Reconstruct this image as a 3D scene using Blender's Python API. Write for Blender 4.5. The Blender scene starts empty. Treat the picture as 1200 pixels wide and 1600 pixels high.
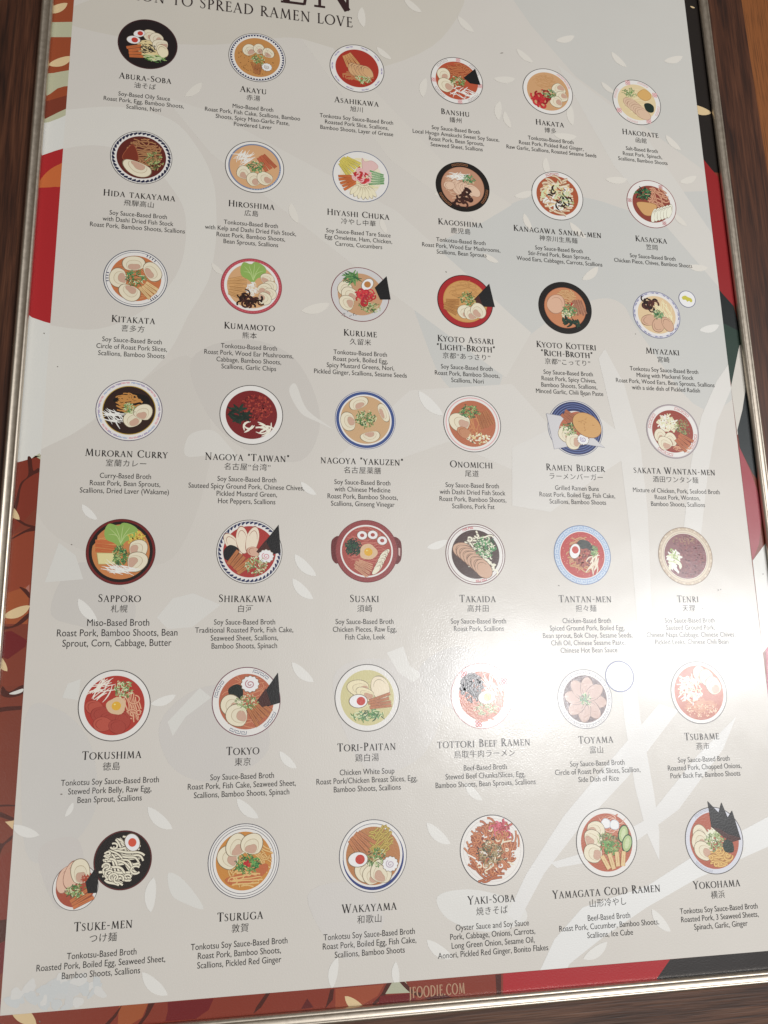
import bpy, math, random
from mathutils import Matrix, Vector

C = bpy.context.scene.collection
SC = bpy.context.scene
PI = math.pi

# ------------------------------------------------------------------ camera
U = 0.0912                      # metres between two columns of bowls
UC, VC = 2.49, 4.0              # the sheet's (u right, v down) point that lies at the world origin


def W(u, v, w=0.0):             # sheet units -> world metres; w = metres out of the sheet towards the viewer
    return Vector(((u - UC) * U, -w, -(v - VC) * U))


R3 = ((0.98293012, 0.02105702, -0.18277029),
      (0.02029787, 0.97495239, 0.22148552),
      (0.18285615, -0.22141464, 0.95788266))
CAM_UVW = (0.83764534, 6.09751274, -6.96943127)
cam = bpy.data.cameras.new('camera')
cam.sensor_fit = 'VERTICAL'
cam.sensor_height = 36.0
cam.lens = 36.0 * 1302.8 / 1600.0
cam.clip_start = 0.01
cam.clip_end = 60.0
cam_o = bpy.data.objects.new('camera', cam)
C.objects.link(cam_o)
rows = [Vector((r[0], r[2], -r[1])) for r in R3]        # sheet (u,v,w) -> world (x, y, z)
right, up, back = rows[0], -rows[1], -rows[2]
M4 = Matrix((right, up, back)).transposed().to_4x4()
M4.translation = W(CAM_UVW[0], CAM_UVW[1], -CAM_UVW[2] * U)
cam_o.matrix_world = M4
SC.camera = cam_o

# ------------------------------------------------------------------ light
world = bpy.data.worlds.new('World')
SC.world = world
world.use_nodes = True
bg = world.node_tree.nodes['Background']
bg.inputs['Color'].default_value = (1.0, 0.88, 0.74, 1)
bg.inputs['Strength'].default_value = 0.12

def lamp(name, u, v, w, sx, sy, power, col, aim=(2.5, 4.0)):
    l = bpy.data.lights.new(name, 'AREA')
    l.shape = 'ELLIPSE'
    l.size, l.size_y = sx, sy
    l.energy = power
    l.color = col
    o = bpy.data.objects.new(name, l)
    C.objects.link(o)
    p = W(u, v, w)
    o.location = p
    o.rotation_euler = (W(*aim) - p).to_track_quat('-Z', 'Y').to_euler()
    return o

lamp('room_or_fill_lamp', 10.9, 5.70, 2.0, 0.30, 0.24, 17.5, (0.99, 0.99, 1.0))
lamp('room_or_fill_lamp', 18.3, 4.35, 2.0, 0.70, 0.32, 24.0, (0.99, 0.99, 1.0))
lamp('room_or_fill_lamp', -10.0, 12.0, 1.8, 0.9, 0.9, 6.0, (1.0, 0.97, 0.91))  # fill lamp added lower left for diffuse light; its reflection misses the sheet

SC.view_settings.view_transform = 'Standard'
SC.view_settings.look = 'None'
SC.view_settings.exposure = -0.02
SC.view_settings.gamma = 1.0
SC.view_settings.use_curve_mapping = False

# ------------------------------------------------------------------ colour and materials
INK_GAIN = 1.40


def lin(h):
    h = h.lstrip('#')
    out = []
    for i in (0, 2, 4):
        c = int(h[i:i + 2], 16) / 255.0
        out.append(c / 12.92 if c <= 0.04045 else ((c + 0.055) / 1.055) ** 2.4)
    return out


def ink(h):
    r, g, b = lin(h)
    y = 0.30 * r + 0.55 * g + 0.15 * b          # printed inks are a little duller than the screen's
    return tuple(min(0.9, (c + (y - c) * 0.05) * INK_GAIN) for c in (r, g, b)) + (1.0,)


def nodes(m):
    m.use_nodes = True
    nt = m.node_tree
    return nt, nt.nodes['Principled BSDF']


def print_material():
    m = bpy.data.materials.new('printed_sheet')
    nt, b = nodes(m)
    a = nt.nodes.new('ShaderNodeAttribute')
    a.attribute_name = 'ink'
    geo = nt.nodes.new('ShaderNodeNewGeometry')
    # paper tone wanders a little, as print and lamination do
    n0 = nt.nodes.new('ShaderNodeTexNoise')
    n0.inputs['Scale'].default_value = 9.0
    n0.inputs['Detail'].default_value = 5.0
    mr = nt.nodes.new('ShaderNodeMapRange')
    mr.inputs['To Min'].default_value = 0.955
    mr.inputs['To Max'].default_value = 1.035
    mix = nt.nodes.new('ShaderNodeMix')
    mix.data_type = 'RGBA'
    mix.blend_type = 'MULTIPLY'
    mix.inputs[0].default_value = 1.0
    nt.links.new(geo.outputs['Position'], n0.inputs['Vector'])
    nt.links.new(n0.outputs['Fac'], mr.inputs['Value'])
    nt.links.new(a.outputs['Color'], mix.inputs[6])
    nt.links.new(mr.outputs['Result'], mix.inputs[7])
    nt.links.new(mix.outputs[2], b.inputs['Base Color'])
    b.inputs['Roughness'].default_value = 0.40
    b.inputs['Specular IOR Level'].default_value = 0.5
    b.inputs['Coat Weight'].default_value = 0.35
    b.inputs['Coat Roughness'].default_value = 0.15
    # faint smears: the gloss wanders
    sm = nt.nodes.new('ShaderNodeTexNoise')
    sm.inputs['Scale'].default_value = 22.0
    sm.inputs['Detail'].default_value = 7.0
    sm.inputs['Roughness'].default_value = 0.7
    sm.inputs['Distortion'].default_value = 1.2
    sr = nt.nodes.new('ShaderNodeMapRange')
    sr.inputs['From Min'].default_value = 0.3
    sr.inputs['From Max'].default_value = 0.7
    sr.inputs['To Min'].default_value = 0.10
    sr.inputs['To Max'].default_value = 0.21
    nt.links.new(geo.outputs['Position'], sm.inputs['Vector'])
    nt.links.new(sm.outputs['Fac'], sr.inputs['Value'])
    nt.links.new(sr.outputs['Result'], b.inputs['Coat Roughness'])
    # fine orange-peel of the laminate
    n1 = nt.nodes.new('ShaderNodeTexNoise')
    n1.inputs['Scale'].default_value = 900.0
    n1.inputs['Detail'].default_value = 2.0
    n2 = nt.nodes.new('ShaderNodeTexNoise')
    n2.inputs['Scale'].default_value = 14.0
    n2.inputs['Detail'].default_value = 2.0
    b1 = nt.nodes.new('ShaderNodeBump')
    b1.inputs['Strength'].default_value = 0.16
    b1.inputs['Distance'].default_value = 0.0005
    b2 = nt.nodes.new('ShaderNodeBump')
    b2.inputs['Strength'].default_value = 0.10
    b2.inputs['Distance'].default_value = 0.006
    nt.links.new(geo.outputs['Position'], n1.inputs['Vector'])
    nt.links.new(geo.outputs['Position'], n2.inputs['Vector'])
    nt.links.new(n1.outputs['Fac'], b1.inputs['Height'])
    nt.links.new(n2.outputs['Fac'], b2.inputs['Height'])
    nt.links.new(b2.outputs['Normal'], b1.inputs['Normal'])
    nt.links.new(b1.outputs['Normal'], b.inputs['Normal'])
    nt.links.new(b1.outputs['Normal'], b.inputs['Coat Normal'])
    return m


PRINT = print_material()


def metal_material():
    m = bpy.data.materials.new('brushed_aluminium')
    nt, b = nodes(m)
    b.inputs['Metallic'].default_value = 1.0
    b.inputs['Base Color'].default_value = (0.64, 0.57, 0.48, 1)
    tc = nt.nodes.new('ShaderNodeNewGeometry')
    n = nt.nodes.new('ShaderNodeTexNoise')
    n.inputs['Scale'].default_value = 260.0
    n.inputs['Detail'].default_value = 4.0
    mr = nt.nodes.new('ShaderNodeMapRange')
    mr.inputs['To Min'].default_value = 0.34
    mr.inputs['To Max'].default_value = 0.56
    bp = nt.nodes.new('ShaderNodeBump')
    bp.inputs['Strength'].default_value = 0.05
    bp.inputs['Distance'].default_value = 0.0006
    nt.links.new(tc.outputs['Position'], n.inputs['Vector'])
    nt.links.new(n.outputs['Fac'], mr.inputs['Value'])
    nt.links.new(mr.outputs['Result'], b.inputs['Roughness'])
    nt.links.new(n.outputs['Fac'], bp.inputs['Height'])
    nt.links.new(bp.outputs['Normal'], b.inputs['Normal'])
    return m


def wood_material(name, dark, mid, light, along_x, rough=0.42, seed=0.0, scale=1.0):
    m = bpy.data.materials.new(name)
    nt, b = nodes(m)
    geo = nt.nodes.new('ShaderNodeNewGeometry')
    mp = nt.nodes.new('ShaderNodeMapping')
    s = (7.0, 60.0, 150.0) if along_x else (150.0, 60.0, 7.0)
    mp.inputs['Scale'].default_value = tuple(k * scale for k in s)
    mp.inputs['Location'].default_value = (seed, seed * 0.7, seed * 1.3)
    n = nt.nodes.new('ShaderNodeTexNoise')
    n.inputs['Scale'].default_value = 1.0
    n.inputs['Detail'].default_value = 6.0
    n.inputs['Roughness'].default_value = 0.62
    n.inputs['Distortion'].default_value = 0.7
    r = nt.nodes.new('ShaderNodeValToRGB')
    e = r.color_ramp.elements
    e[0].position, e[0].color = 0.30, tuple(dark) + (1,)
    e[1].position, e[1].color = 0.74, tuple(light) + (1,)
    k = e.new(0.5)
    k.color = tuple(mid) + (1,)
    # open pores: short dark flecks along the grain
    mp2 = nt.nodes.new('ShaderNodeMapping')
    s2 = (30.0, 200.0, 900.0) if along_x else (900.0, 200.0, 30.0)
    mp2.inputs['Scale'].default_value = s2
    n2 = nt.nodes.new('ShaderNodeTexNoise')
    n2.inputs['Scale'].default_value = 1.0
    n2.inputs['Detail'].default_value = 2.0
    mr = nt.nodes.new('ShaderNodeMapRange')
    mr.inputs['From Min'].default_value = 0.36
    mr.inputs['From Max'].default_value = 0.52
    mr.inputs['To Min'].default_value = 0.62
    mr.inputs['To Max'].default_value = 1.0
    mix = nt.nodes.new('ShaderNodeMix')
    mix.data_type = 'RGBA'
    mix.blend_type = 'MULTIPLY'
    mix.inputs[0].default_value = 1.0
    L = nt.links.new
    L(geo.outputs['Position'], mp.inputs['Vector'])
    L(geo.outputs['Position'], mp2.inputs['Vector'])
    L(mp.outputs['Vector'], n.inputs['Vector'])
    L(mp2.outputs['Vector'], n2.inputs['Vector'])
    L(n.outputs['Fac'], r.inputs['Fac'])
    L(n2.outputs['Fac'], mr.inputs['Value'])
    L(r.outputs['Color'], mix.inputs[6])
    L(mr.outputs['Result'], mix.inputs[7])
    L(mix.outputs[2], b.inputs['Base Color'])
    b.inputs['Roughness'].default_value = rough
    bp = nt.nodes.new('ShaderNodeBump')
    bp.inputs['Strength'].default_value = 0.25
    bp.inputs['Distance'].default_value = 0.0006
    L(n2.outputs['Fac'], bp.inputs['Height'])
    L(bp.outputs['Normal'], b.inputs['Normal'])
    return m


METAL = metal_material()
WOOD_V = wood_material('walnut_upright', (0.020, 0.006, 0.003), (0.066, 0.021, 0.009), (0.135, 0.050, 0.023), False, rough=0.5)
WOOD_H = wood_material('walnut_level', (0.034, 0.014, 0.007), (0.096, 0.040, 0.020), (0.17, 0.082, 0.045), True, rough=0.5, seed=3.1)
AMBER = wood_material('amber_veneer', (0.21, 0.068, 0.016), (0.25, 0.083, 0.021), (0.29, 0.10, 0.027), False, rough=0.5, seed=8.0, scale=0.35)


# ------------------------------------------------------------------ helpers
def tag(o, label=None, cat=None, group=None, kind=None):
    for k, v in (('label', label), ('category', cat), ('group', group), ('kind', kind)):
        if v:
            o[k] = v
    return o


def link(name, me, parent=None, loc=None):
    o = bpy.data.objects.new(name, me)
    C.objects.link(o)
    if parent:
        o.parent = parent
    if loc is not None:
        o.location = loc
    return o


def box(verts, faces, u0, u1, v0, v1, w0, w1):
    i = len(verts)
    for w in (w0, w1):
        for (u, v) in ((u0, v0), (u1, v0), (u1, v1), (u0, v1)):
            verts.append(W(u, v, w))
    for f in ((0, 3, 2, 1), (4, 5, 6, 7), (0, 1, 5, 4), (1, 2, 6, 5), (2, 3, 7, 6), (3, 0, 4, 7)):
        faces.append(tuple(i + k for k in f))


def solid(name, outline, w0, w1, m, parent=None, bevel=0.0):
    """a flat board: outline in sheet units, w0 back, w1 front"""
    n = len(outline)
    vs = [W(u, v, w0) for u, v in outline] + [W(u, v, w1) for u, v in outline]
    fs = [tuple(range(n)), tuple(range(2 * n - 1, n - 1, -1))]
    fs += [(i, i + n, (i + 1) % n + n, (i + 1) % n) for i in range(n)]
    me = bpy.data.meshes.new(name)
    me.from_pydata(vs, [], fs)
    me.materials.append(m)
    import bmesh
    bm = bmesh.new()
    bm.from_mesh(me)
    bmesh.ops.recalc_face_normals(bm, faces=bm.faces)
    if bevel:
        bmesh.ops.bevel(bm, geom=list(bm.edges), offset=bevel, segments=2, profile=0.6, affect='EDGES')
    bm.to_mesh(me)
    bm.free()
    return link(name, me, parent)


# photograph pixel -> point on the printed sheet (inverse of the fitted plane-to-picture map)
HS = Matrix(((1.76590158e+02, -1.33900910e+01, 2.31710086e+02),
             (2.19395259e+01, 1.38841640e+02, 6.88704403e+01),
             (2.32258089e-02, -2.81245653e-02, 1.0)))
HI = HS.inverted()


def at(px, py):
    q = HI @ Vector((px, py, 1.0))
    return (q.x / q.z, q.y / q.z)


STEP = 1.5e-6                   # printed layers lie a few thousandths of a millimetre apart


class Ink:
    """flat printed shapes; local units scaled by r (metres); x right, y down"""

    def __init__(self, r, z=0.0, rot=0.0):
        self.v, self.f, self.c = [], [], []
        self.r, self.z, self.rot = r, z, rot

    def up(self, n=1):
        self.z += STEP * n

    def poly(self, pts, col, z=None):
        if z is None:
            self.up()
            z = self.z
        i = len(self.v)
        for x, y in pts:
            self.v.append((x * self.r, -z, -y * self.r))
            self.c.append(col)
        self.f.append(tuple(range(i, i + len(pts))))

    def ribbon(self, pts, w, col, z=None, taper=False):
        if z is None:
            self.up()
            z = self.z
        n = len(pts)
        if n < 2:
            return
        i = len(self.v)
        for k in range(n):
            a = pts[max(0, k - 1)]
            b = pts[min(n - 1, k + 1)]
            dx, dy = b[0] - a[0], b[1] - a[1]
            d = math.hypot(dx, dy) or 1e-9
            ww = (w[k] if isinstance(w, (list, tuple)) else w) * 0.5
            if taper:
                ww *= 0.35 + 0.65 * math.sin(PI * k / (n - 1))
            nx, ny = -dy / d * ww, dx / d * ww
            zz = z + k * 0.15e-6
            for s in (1, -1):
                self.v.append(((pts[k][0] + s * nx) * self.r, -zz, -(pts[k][1] + s * ny) * self.r))
                self.c.append(col)
        for k in range(n - 1):
            self.f.append((i + 2 * k, i + 2 * k + 1, i + 2 * k + 3, i + 2 * k + 2))

    def ell(self, cx, cy, rx, ry, rot, col, n=28, z=None, wob=0.0, rng=None):
        c, s = math.cos(rot), math.sin(rot)
        ph = rng.uniform(0, 6) if rng else 0
        pts = []
        for k in range(n):
            a = 2 * PI * k / n
            q = 1 + wob * math.sin(3 * a + ph) + wob * 0.6 * math.sin(5 * a + 2 * ph)
            x, y = rx * math.cos(a) * q, ry * math.sin(a) * q
            pts.append((cx + x * c - y * s, cy + x * s + y * c))
        self.poly(pts, col, z)

    def disc(self, r, col, n=72, cx=0, cy=0):
        self.ell(cx, cy, r, r, 0, col, n)

    def ring(self, r0, r1, col, a0=0, a1=360, n=72, cx=0, cy=0, z=None):
        n = max(3, int(n * abs(a1 - a0) / 360) + 1)
        rm = (r0 + r1) / 2
        pts = [(cx + rm * math.cos(math.radians(a0 + (a1 - a0) * k / n)), cy + rm * math.sin(math.radians(a0 + (a1 - a0) * k / n))) for k in range(n + 1)]
        self.ribbon(pts, r1 - r0, col, z)

    def build(self, name, parent=None, loc=None):
        me = bpy.data.meshes.new(name)
        me.from_pydata(self.v, [], self.f)
        at_ = me.color_attributes.new('ink', 'FLOAT_COLOR', 'POINT')
        flat = [x for c in self.c for x in c]
        at_.data.foreach_set('color', flat)
        me.materials.append(PRINT)
        me.update()
        # every printed face looks out of the sheet (-Y)
        flip = [p for p in me.polygons if p.normal.y > 0]
        for p in flip:
            p.flip()
        return link(name, me, parent, loc)


def smooth(pts, closed=True, k=6):
    n = len(pts)
    out = []
    rng = range(n) if closed else range(n - 1)
    for i in rng:
        if closed:
            p0, p1, p2, p3 = pts[i - 1], pts[i], pts[(i + 1) % n], pts[(i + 2) % n]
        else:
            p0, p1, p2, p3 = pts[max(0, i - 1)], pts[i], pts[i + 1], pts[min(n - 1, i + 2)]
        for j in range(k):
            t = j / k
            out.append(tuple(0.5 * (2 * p1[d] + (p2[d] - p0[d]) * t + (2 * p0[d] - 5 * p1[d] + 4 * p2[d] - p3[d]) * t * t
                                    + (3 * p1[d] - p0[d] - 3 * p2[d] + p3[d]) * t ** 3) for d in (0, 1)))
    if not closed:
        out.append(pts[-1])
    return out


# ------------------------------------------------------------------ the wall, the wooden surround, the frame
FL, FR, FT, FB = -0.862, 5.832, -1.69, 8.357          # inside edges of the metal frame
RW = 0.106                                            # width of its rails

wall = solid('wall', [(-16, -12), (22, -12), (22, 20), (-16, 20)], -0.060, -0.034, AMBER)
tag(wall, kind='structure')

surround = link('wooden_surround', None, None, W(UC, FB + RW + 0.5, -0.02))
tag(surround, 'dark walnut board surround of four planks around the metal poster frame', 'wood surround')


def child(o, parent):
    o.parent = parent
    o.matrix_parent_inverse = Matrix.Translation(-parent.location)
    return o


OL, OR_, OT, OB = FL - RW - 0.012, FR + RW + 0.012, FT - RW - 0.012, FB + RW + 0.012
PW = 0.50
child(solid('board', [(OL - 0.62, OT - PW), (OL + 0.06, OT - PW), (OL + 0.06, OB + PW + 0.3), (OL - 0.62, OB + PW + 0.3)], -0.034, -0.0016, WOOD_V, None, 0.0008), surround)
child(solid('board', [(OR_ - 0.06, OT - PW), (OR_ + 0.44, OT - PW), (OR_ + 0.60, OB + PW + 0.3), (OR_ - 0.06, OB + PW + 0.3)], -0.034, -0.0016, WOOD_V, None, 0.0008), surround)
child(solid('board', [(OL + 0.062, OB - 0.06), (OR_ - 0.062, OB - 0.06), (OR_ - 0.062, OB + PW + 0.3), (OL + 0.062, OB + PW + 0.3)], -0.034, -0.0019, WOOD_H, None, 0.0008), surround)
child(solid('board', [(OL + 0.062, OT - PW), (OR_ - 0.062, OT - PW), (OR_ - 0.062, OT + 0.06), (OL + 0.062, OT + 0.06)], -0.034, -0.0019, WOOD_H, None, 0.0008), surround)

frame = link('metal_surround', None, None, W(UC, FB + RW, 0))
tag(frame, 'narrow brushed aluminium snap frame with ridged rails holding the ramen poster', 'poster frame')
# profile across a rail: (fraction of width from the inside, metres out of the sheet)
PROFILE = [(0.0, 0.0012), (0.0, 0.0034), (0.05, 0.0044), (0.16, 0.0052), (0.23, 0.0053), (0.28, 0.0048), (0.34, 0.0045), (0.60, 0.0045),
           (0.68, 0.0048), (0.74, 0.0053), (0.84, 0.0050), (0.94, 0.0038), (1.0, 0.0020), (1.0, -0.0015)]


def rail(a, b, nin):
    """a, b = inside corners in sheet units; nin = outward direction in sheet units; mitred ends"""
    vs, fs = [], []
    d = (b[0] - a[0], b[1] - a[1])
    L = math.hypot(*d)
    d = (d[0] / L, d[1] / L)
    for p, ext in ((a, -1), (b, 1)):
        for t, h in PROFILE:
            e = RW * t - 0.0006
            vs.append(W(p[0] + nin[0] * RW * t + d[0] * ext * e, p[1] + nin[1] * RW * t + d[1] * ext * e, h))
    n = len(PROFILE)
    for k in range(n - 1):
        fs.append((k, k + 1, n + k + 1, n + k))
    me = bpy.data.meshes.new('rail')
    me.from_pydata(vs, [], fs)
    me.materials.append(METAL)
    for p in me.polygons:
        p.use_smooth = True
    import bmesh
    bm = bmesh.new()
    bm.from_mesh(me)
    bm.faces.ensure_lookup_table()
    bmesh.ops.recalc_face_normals(bm, faces=bm.faces)
    bm.normal_update()
    if sum(f.normal.y for f in bm.faces) > 0:
        bmesh.ops.reverse_faces(bm, faces=bm.faces)
    bm.to_mesh(me)
    bm.free()
    child(link('rail', me), frame)


rail((FL, FT), (FL, FB), (-1, 0))
rail((FR, FT), (FR, FB), (1, 0))
rail((FL, FT), (FR, FT), (0, -1))
rail((FL, FB), (FR, FB), (0, 1))

# ------------------------------------------------------------------ the poster sheet and its printed ground
poster = link('poster', None, None, W(UC, VC, 0))
tag(poster, 'large glossy printed poster of forty-two ramen bowls with dish names, inside the metal frame', 'poster')
SHEET_T = 0.0010
PL, PR, PT, PB = -0.690, 5.672, -1.52, 8.219          # edges of the pale panel

me = bpy.data.meshes.new('sheet')
vs, fs = [], []
box(vs, fs, FL - 0.03, FR + 0.03, FT - 0.03, FB + 0.03, -0.0012, 0.0)
me.from_pydata(vs, [], fs)
ca = me.color_attributes.new('ink', 'FLOAT_COLOR', 'POINT')
ca.data.foreach_set('color', list(ink('6E2E1C')) * len(vs))
me.materials.append(PRINT)
link('sheet', me, poster)


def clip(poly, u0, u1, v0, v1):
    def cut(pts, inside, inter):
        out = []
        for i in range(len(pts)):
            a, b = pts[i - 1], pts[i]
            if inside(b):
                if not inside(a):
                    out.append(inter(a, b))
                out.append(b)
            elif inside(a):
                out.append(inter(a, b))
        return out

    def ix(x):
        return lambda a, b: (x, a[1] + (b[1] - a[1]) * (x - a[0]) / (b[0] - a[0]))

    def iy(y):
        return lambda a, b: (a[0] + (b[0] - a[0]) * (y - a[1]) / (b[1] - a[1]), y)
    for inside, inter in ((lambda p: p[0] >= u0, ix(u0)), (lambda p: p[0] <= u1, ix(u1)), (lambda p: p[1] >= v0, iy(v0)), (lambda p: p[1] <= v1, iy(v1))):
        if poly:
            poly = cut(poly, inside, inter)
    return poly


ART_Z = [20e-6]


def art(I, pts, col, area, z=None):
    """polygon in sheet units, clipped to a rectangle of the sheet"""
    p = clip(list(pts), *area)
    if len(p) >= 3:
        I.poly([(u - UC, v - VC) for u, v in p], col, z)


def P(*xy):
    return [at(xy[i], xy[i + 1]) for i in range(0, len(xy), 2)]


PANEL = (PL, PR, PT, PB)
LEFT = (FL - 0.02, PL, FT - 0.02, FB + 0.02)
RIGHT = (PR, FR + 0.02, FT - 0.02, FB + 0.02)
BOTTOM = (PL, PR, PB, FB + 0.02)
TOP = (PL, PR, FT - 0.02, PT)
BIG = (FL - 0.02, FR + 0.02, FT - 0.02, FB + 0.02)


def lens(px, py, length, ang, wr=0.34, bend=0.12):
    """a petal: centre and length in photograph pixels, returned in sheet units"""
    u0, v0 = at(px, py)
    ca, sa = math.cos(math.radians(ang)), math.sin(math.radians(ang))
    u1, v1 = at(px + ca * length / 2, py + sa * length / 2)
    du, dv = u1 - u0, v1 - v0
    out = []
    n = 9
    for s in (1, -1):
        for k in range(n):
            t = -1 + 2 * k / n
            if s < 0:
                t = -t
            h = (1 - t * t) ** 0.8 * wr * s + bend * (1 - t * t)
            out.append((u0 + du * t - dv * h, v0 + dv * t + du * h))
    return out


G = Ink(U, 5e-6)
borders = [Ink(U, 5e-6) for _ in range(4)]
# margin artwork ------------------------------------------------
def margin(pts, col, areas=(LEFT, BOTTOM, RIGHT, TOP)):
    col = tuple(t * .84 for t in col[:3]) + (1.0,)
    for a, I in zip(areas, borders):
        I.up(1)
        art(I, pts, col, a, I.z)


BROWN, DKBR, CRIM, RED, SAGE, PEACH, PALE = (ink(h) for h in ('7C3420', '48190F', '6A1216', 'A51A20', 'B2B294', 'D9B588', 'D8D5CC'))
RUST, AMB, DARK, TEAL, GREEN = (ink(h) for h in ('944422', '9A4A22', '1A1513', '141B1D', '22382F'))
# left margin, from the top down
margin([(FL - .1, -2), (PL + .1, -2), (PL + .1, 0.60), (FL - .1, 0.78)], RUST)
margin([at(80, -60), at(120, -62), at(117, -25), at(80, -24)], SAGE)
margin(P(70, 35, 120, 34, 120, 58, 70, 58), SAGE)
margin(P(60, 116, 84, 114, 94, 112, 112, 109, 112, 134, 100, 135, 90, 138, 78, 147, 62, 155), SAGE)
margin(P(62, 190, 76, 183, 92, 175, 112, 166, 112, 178, 90, 186, 76, 191, 62, 198), SAGE)
margin(P(55, 194, 76, 191, 92, 185, 112, 176, 108, 230, 85, 236, 68, 242, 52, 248), PALE)
margin(P(48, 248, 68, 242, 85, 236, 112, 228, 86, 508, 70, 503, 50, 496, 30, 490), RED)
margin(smooth(P(58, 292, 66, 277, 78, 265, 92, 257, 108, 252, 98, 288, 84, 292, 68, 293)), ink('C0622C'))
margin(P(30, 480, 50, 496, 70, 503, 90, 508, 70, 710, 50, 717, 20, 724), PALE)
margin(P(10, 728, 30, 722, 50, 716, 70, 708, 60, 790, 4, 850), ink('7A2C1A'))
margin(P(50, 716, 62, 708, 66, 720, 54, 712), SAGE)
margin([(u, v) for u, v in smooth(P(43, 715, 49, 716, 52, 735, 60, 731, 62, 737, 52, 742, 38, 752, 32, 765, 29, 785, 24, 800, 20, 800, 26, 775, 32, 755, 44, 742))], DKBR)
margin(P(10, 840, 54, 822, 46, 930, -6, 960), ink('8A3A20'))
margin(smooth(P(20, 840, 38, 829, 56, 822, 55, 829, 40, 832, 20, 842), k=3), DKBR)
margin(smooth(P(22, 806, 40, 818, 54, 822, 53, 825, 38, 821, 22, 810), k=3), DKBR)
margin(P(0, 930, 46, 915, 43, 975, -4, 975), ink('9A4C24'))
margin(smooth(P(30, 917, 40, 920, 46, 926, 46, 935, 38, 926), k=3), DKBR)
margin(P(46, 913, 40, 919, 46, 926), ink('A5685A'))
margin(smooth(P(2, 978, 20, 978, 44, 958, 44, 966, 28, 978, 4, 984), k=3), DKBR)
margin(P(0, 988, 18, 986, 42, 1000, 40, 1010, 12, 1030, 0, 1025), CRIM)
margin(P(-6, 1026, 12, 1030, 42, 1010, 36, 1072, -8, 1072), BROWN)
margin(smooth(P(4, 1072, 14, 1081, 36, 1070, 36, 1084, 16, 1090, 2, 1086), k=3), DKBR)
margin(smooth(P(14, 1084, 26, 1079, 36, 1076, 35, 1081, 24, 1085), k=3), PALE)
margin(P(-8, 1107, 10, 1104, 34, 1103, 33, 1109, 10, 1111, -8, 1114), DKBR)
margin(P(-8, 1258, 12, 1257, 26, 1258, 26, 1260, 10, 1260, -8, 1261), DKBR)
margin(P(-8, 1268, 2, 1269, 22, 1278, 21, 1284, 2, 1277, -8, 1276), DKBR)
margin(P(8, 1284, 22, 1282, 20, 1296), PEACH)
margin(smooth(P(-10, 1322, 4, 1318, 19, 1305, 18, 1312, 6, 1322, -2, 1345, -6, 1400, -12, 1400), k=3), DKBR)
margin(P(-10, 1345, 17, 1330, 12, 1440, -12, 1440), ink('7A2E1C'))
margin(P(-12, 1440, 12, 1436, 8, 1470, -12, 1480), DKBR)
margin(P(-12, 1480, 10, 1470, 4, 1520, -12, 1530), CRIM)
# bottom margin
margin(P(-20, 1585, 400, 1552, 790, 1520, 790, 1560, -20, 1640), ink('80301E'))
margin(P(186, 1570, 232, 1566, 222, 1590, 196, 1606, 184, 1600), ink('9A4E26'))
margin(P(188, 1573, 191, 1570, 182, 1588, 168, 1604, 160, 1604, 176, 1588), DKBR)
margin(P(232, 1568, 242, 1567, 232, 1586, 220, 1602, 214, 1602, 226, 1586), DKBR)
margin(P(262, 1566, 334, 1560, 326, 1578, 306, 1592, 258, 1596, 262, 1580), CRIM)
margin(P(400, 1574, 417, 1550, 422, 1552, 408, 1574, 396, 1584), DKBR)
margin(P(516, 1546, 522, 1545, 520, 1562, 508, 1576, 512, 1562), DKBR)
margin(P(470, 1577, 480, 1560, 490, 1574), ink('5A1A18'))
margin(P(524, 1545, 600, 1538, 590, 1556, 560, 1574, 524, 1576), ink('96462A'))
margin(smooth(P(604, 1537, 612, 1536, 604, 1553, 588, 1568, 582, 1568, 596, 1553), k=3), DKBR)
margin(P(620, 1516, 634, 1534, 644, 1551, 602, 1553, 612, 1536), ink('ACAE96'))
margin(P(594, 1556, 640, 1552, 650, 1560, 640, 1574, 590, 1576), CRIM)
margin(smooth(P(624, 1534, 632, 1534, 646, 1548, 660, 1552, 656, 1557, 642, 1552), k=3), DKBR)
margin(P(662, 1560, 690, 1552, 706, 1558, 680, 1564), ink('4E1512'))
margin(P(774, 1523, 783, 1522, 783, 1556, 776, 1556), DKBR)
margin(P(786, 1521, 1060, 1498, 1024, 1532, 786, 1558), ink('A51820'))
margin(P(1047, 1499, 1300, 1476, 1300, 1516, 1024, 1532), ink('262221'))
# right margin
margin([(PR - .1, -2), (FR + .1, -2), (FR + .1, 0.75), (PR - .1, 0.75)], DARK)
margin(P(1085, 230, 1100, 250, 1112, 265, 1122, 276, 1160, 460, 1146, 480, 1115, 445), ink('8E1419'))
margin(P(1120, 448, 1128, 458, 1146, 478, 1170, 560, 1162, 600, 1130, 580), TEAL)
margin(P(1130, 505, 1160, 520, 1156, 545, 1143, 603, 1134, 560), GREEN)
margin(P(1155, 540, 1162, 535, 1172, 640, 1152, 680, 1142, 605), ink('C9C5BC'))
margin(P(1152, 672, 1160, 640, 1166, 600, 1200, 720, 1192, 760, 1176, 740, 1156, 700), ink('20282A'))
margin(P(1154, 696, 1172, 735, 1192, 790, 1186, 850, 1176, 876, 1164, 790), ink('9A3A44'))
margin(P(1196, 1012, 1240, 960, 1240, 1120, 1200, 1110), ink('A83A48'))
margin(P(1176, 876, 1210, 830, 1240, 960, 1192, 1020), PALE)
margin(P(1196, 1110, 1260, 1100, 1260, 1320, 1196, 1300), ink('CFC9BE'))
margin(P(1196, 1300, 1260, 1290, 1270, 1480, 1196, 1490), ink('262221'))

# the pale panel ------------------------------------------------
PAPER = ink('BDB9B2')
OLD = ink('BDB6AA')


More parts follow.
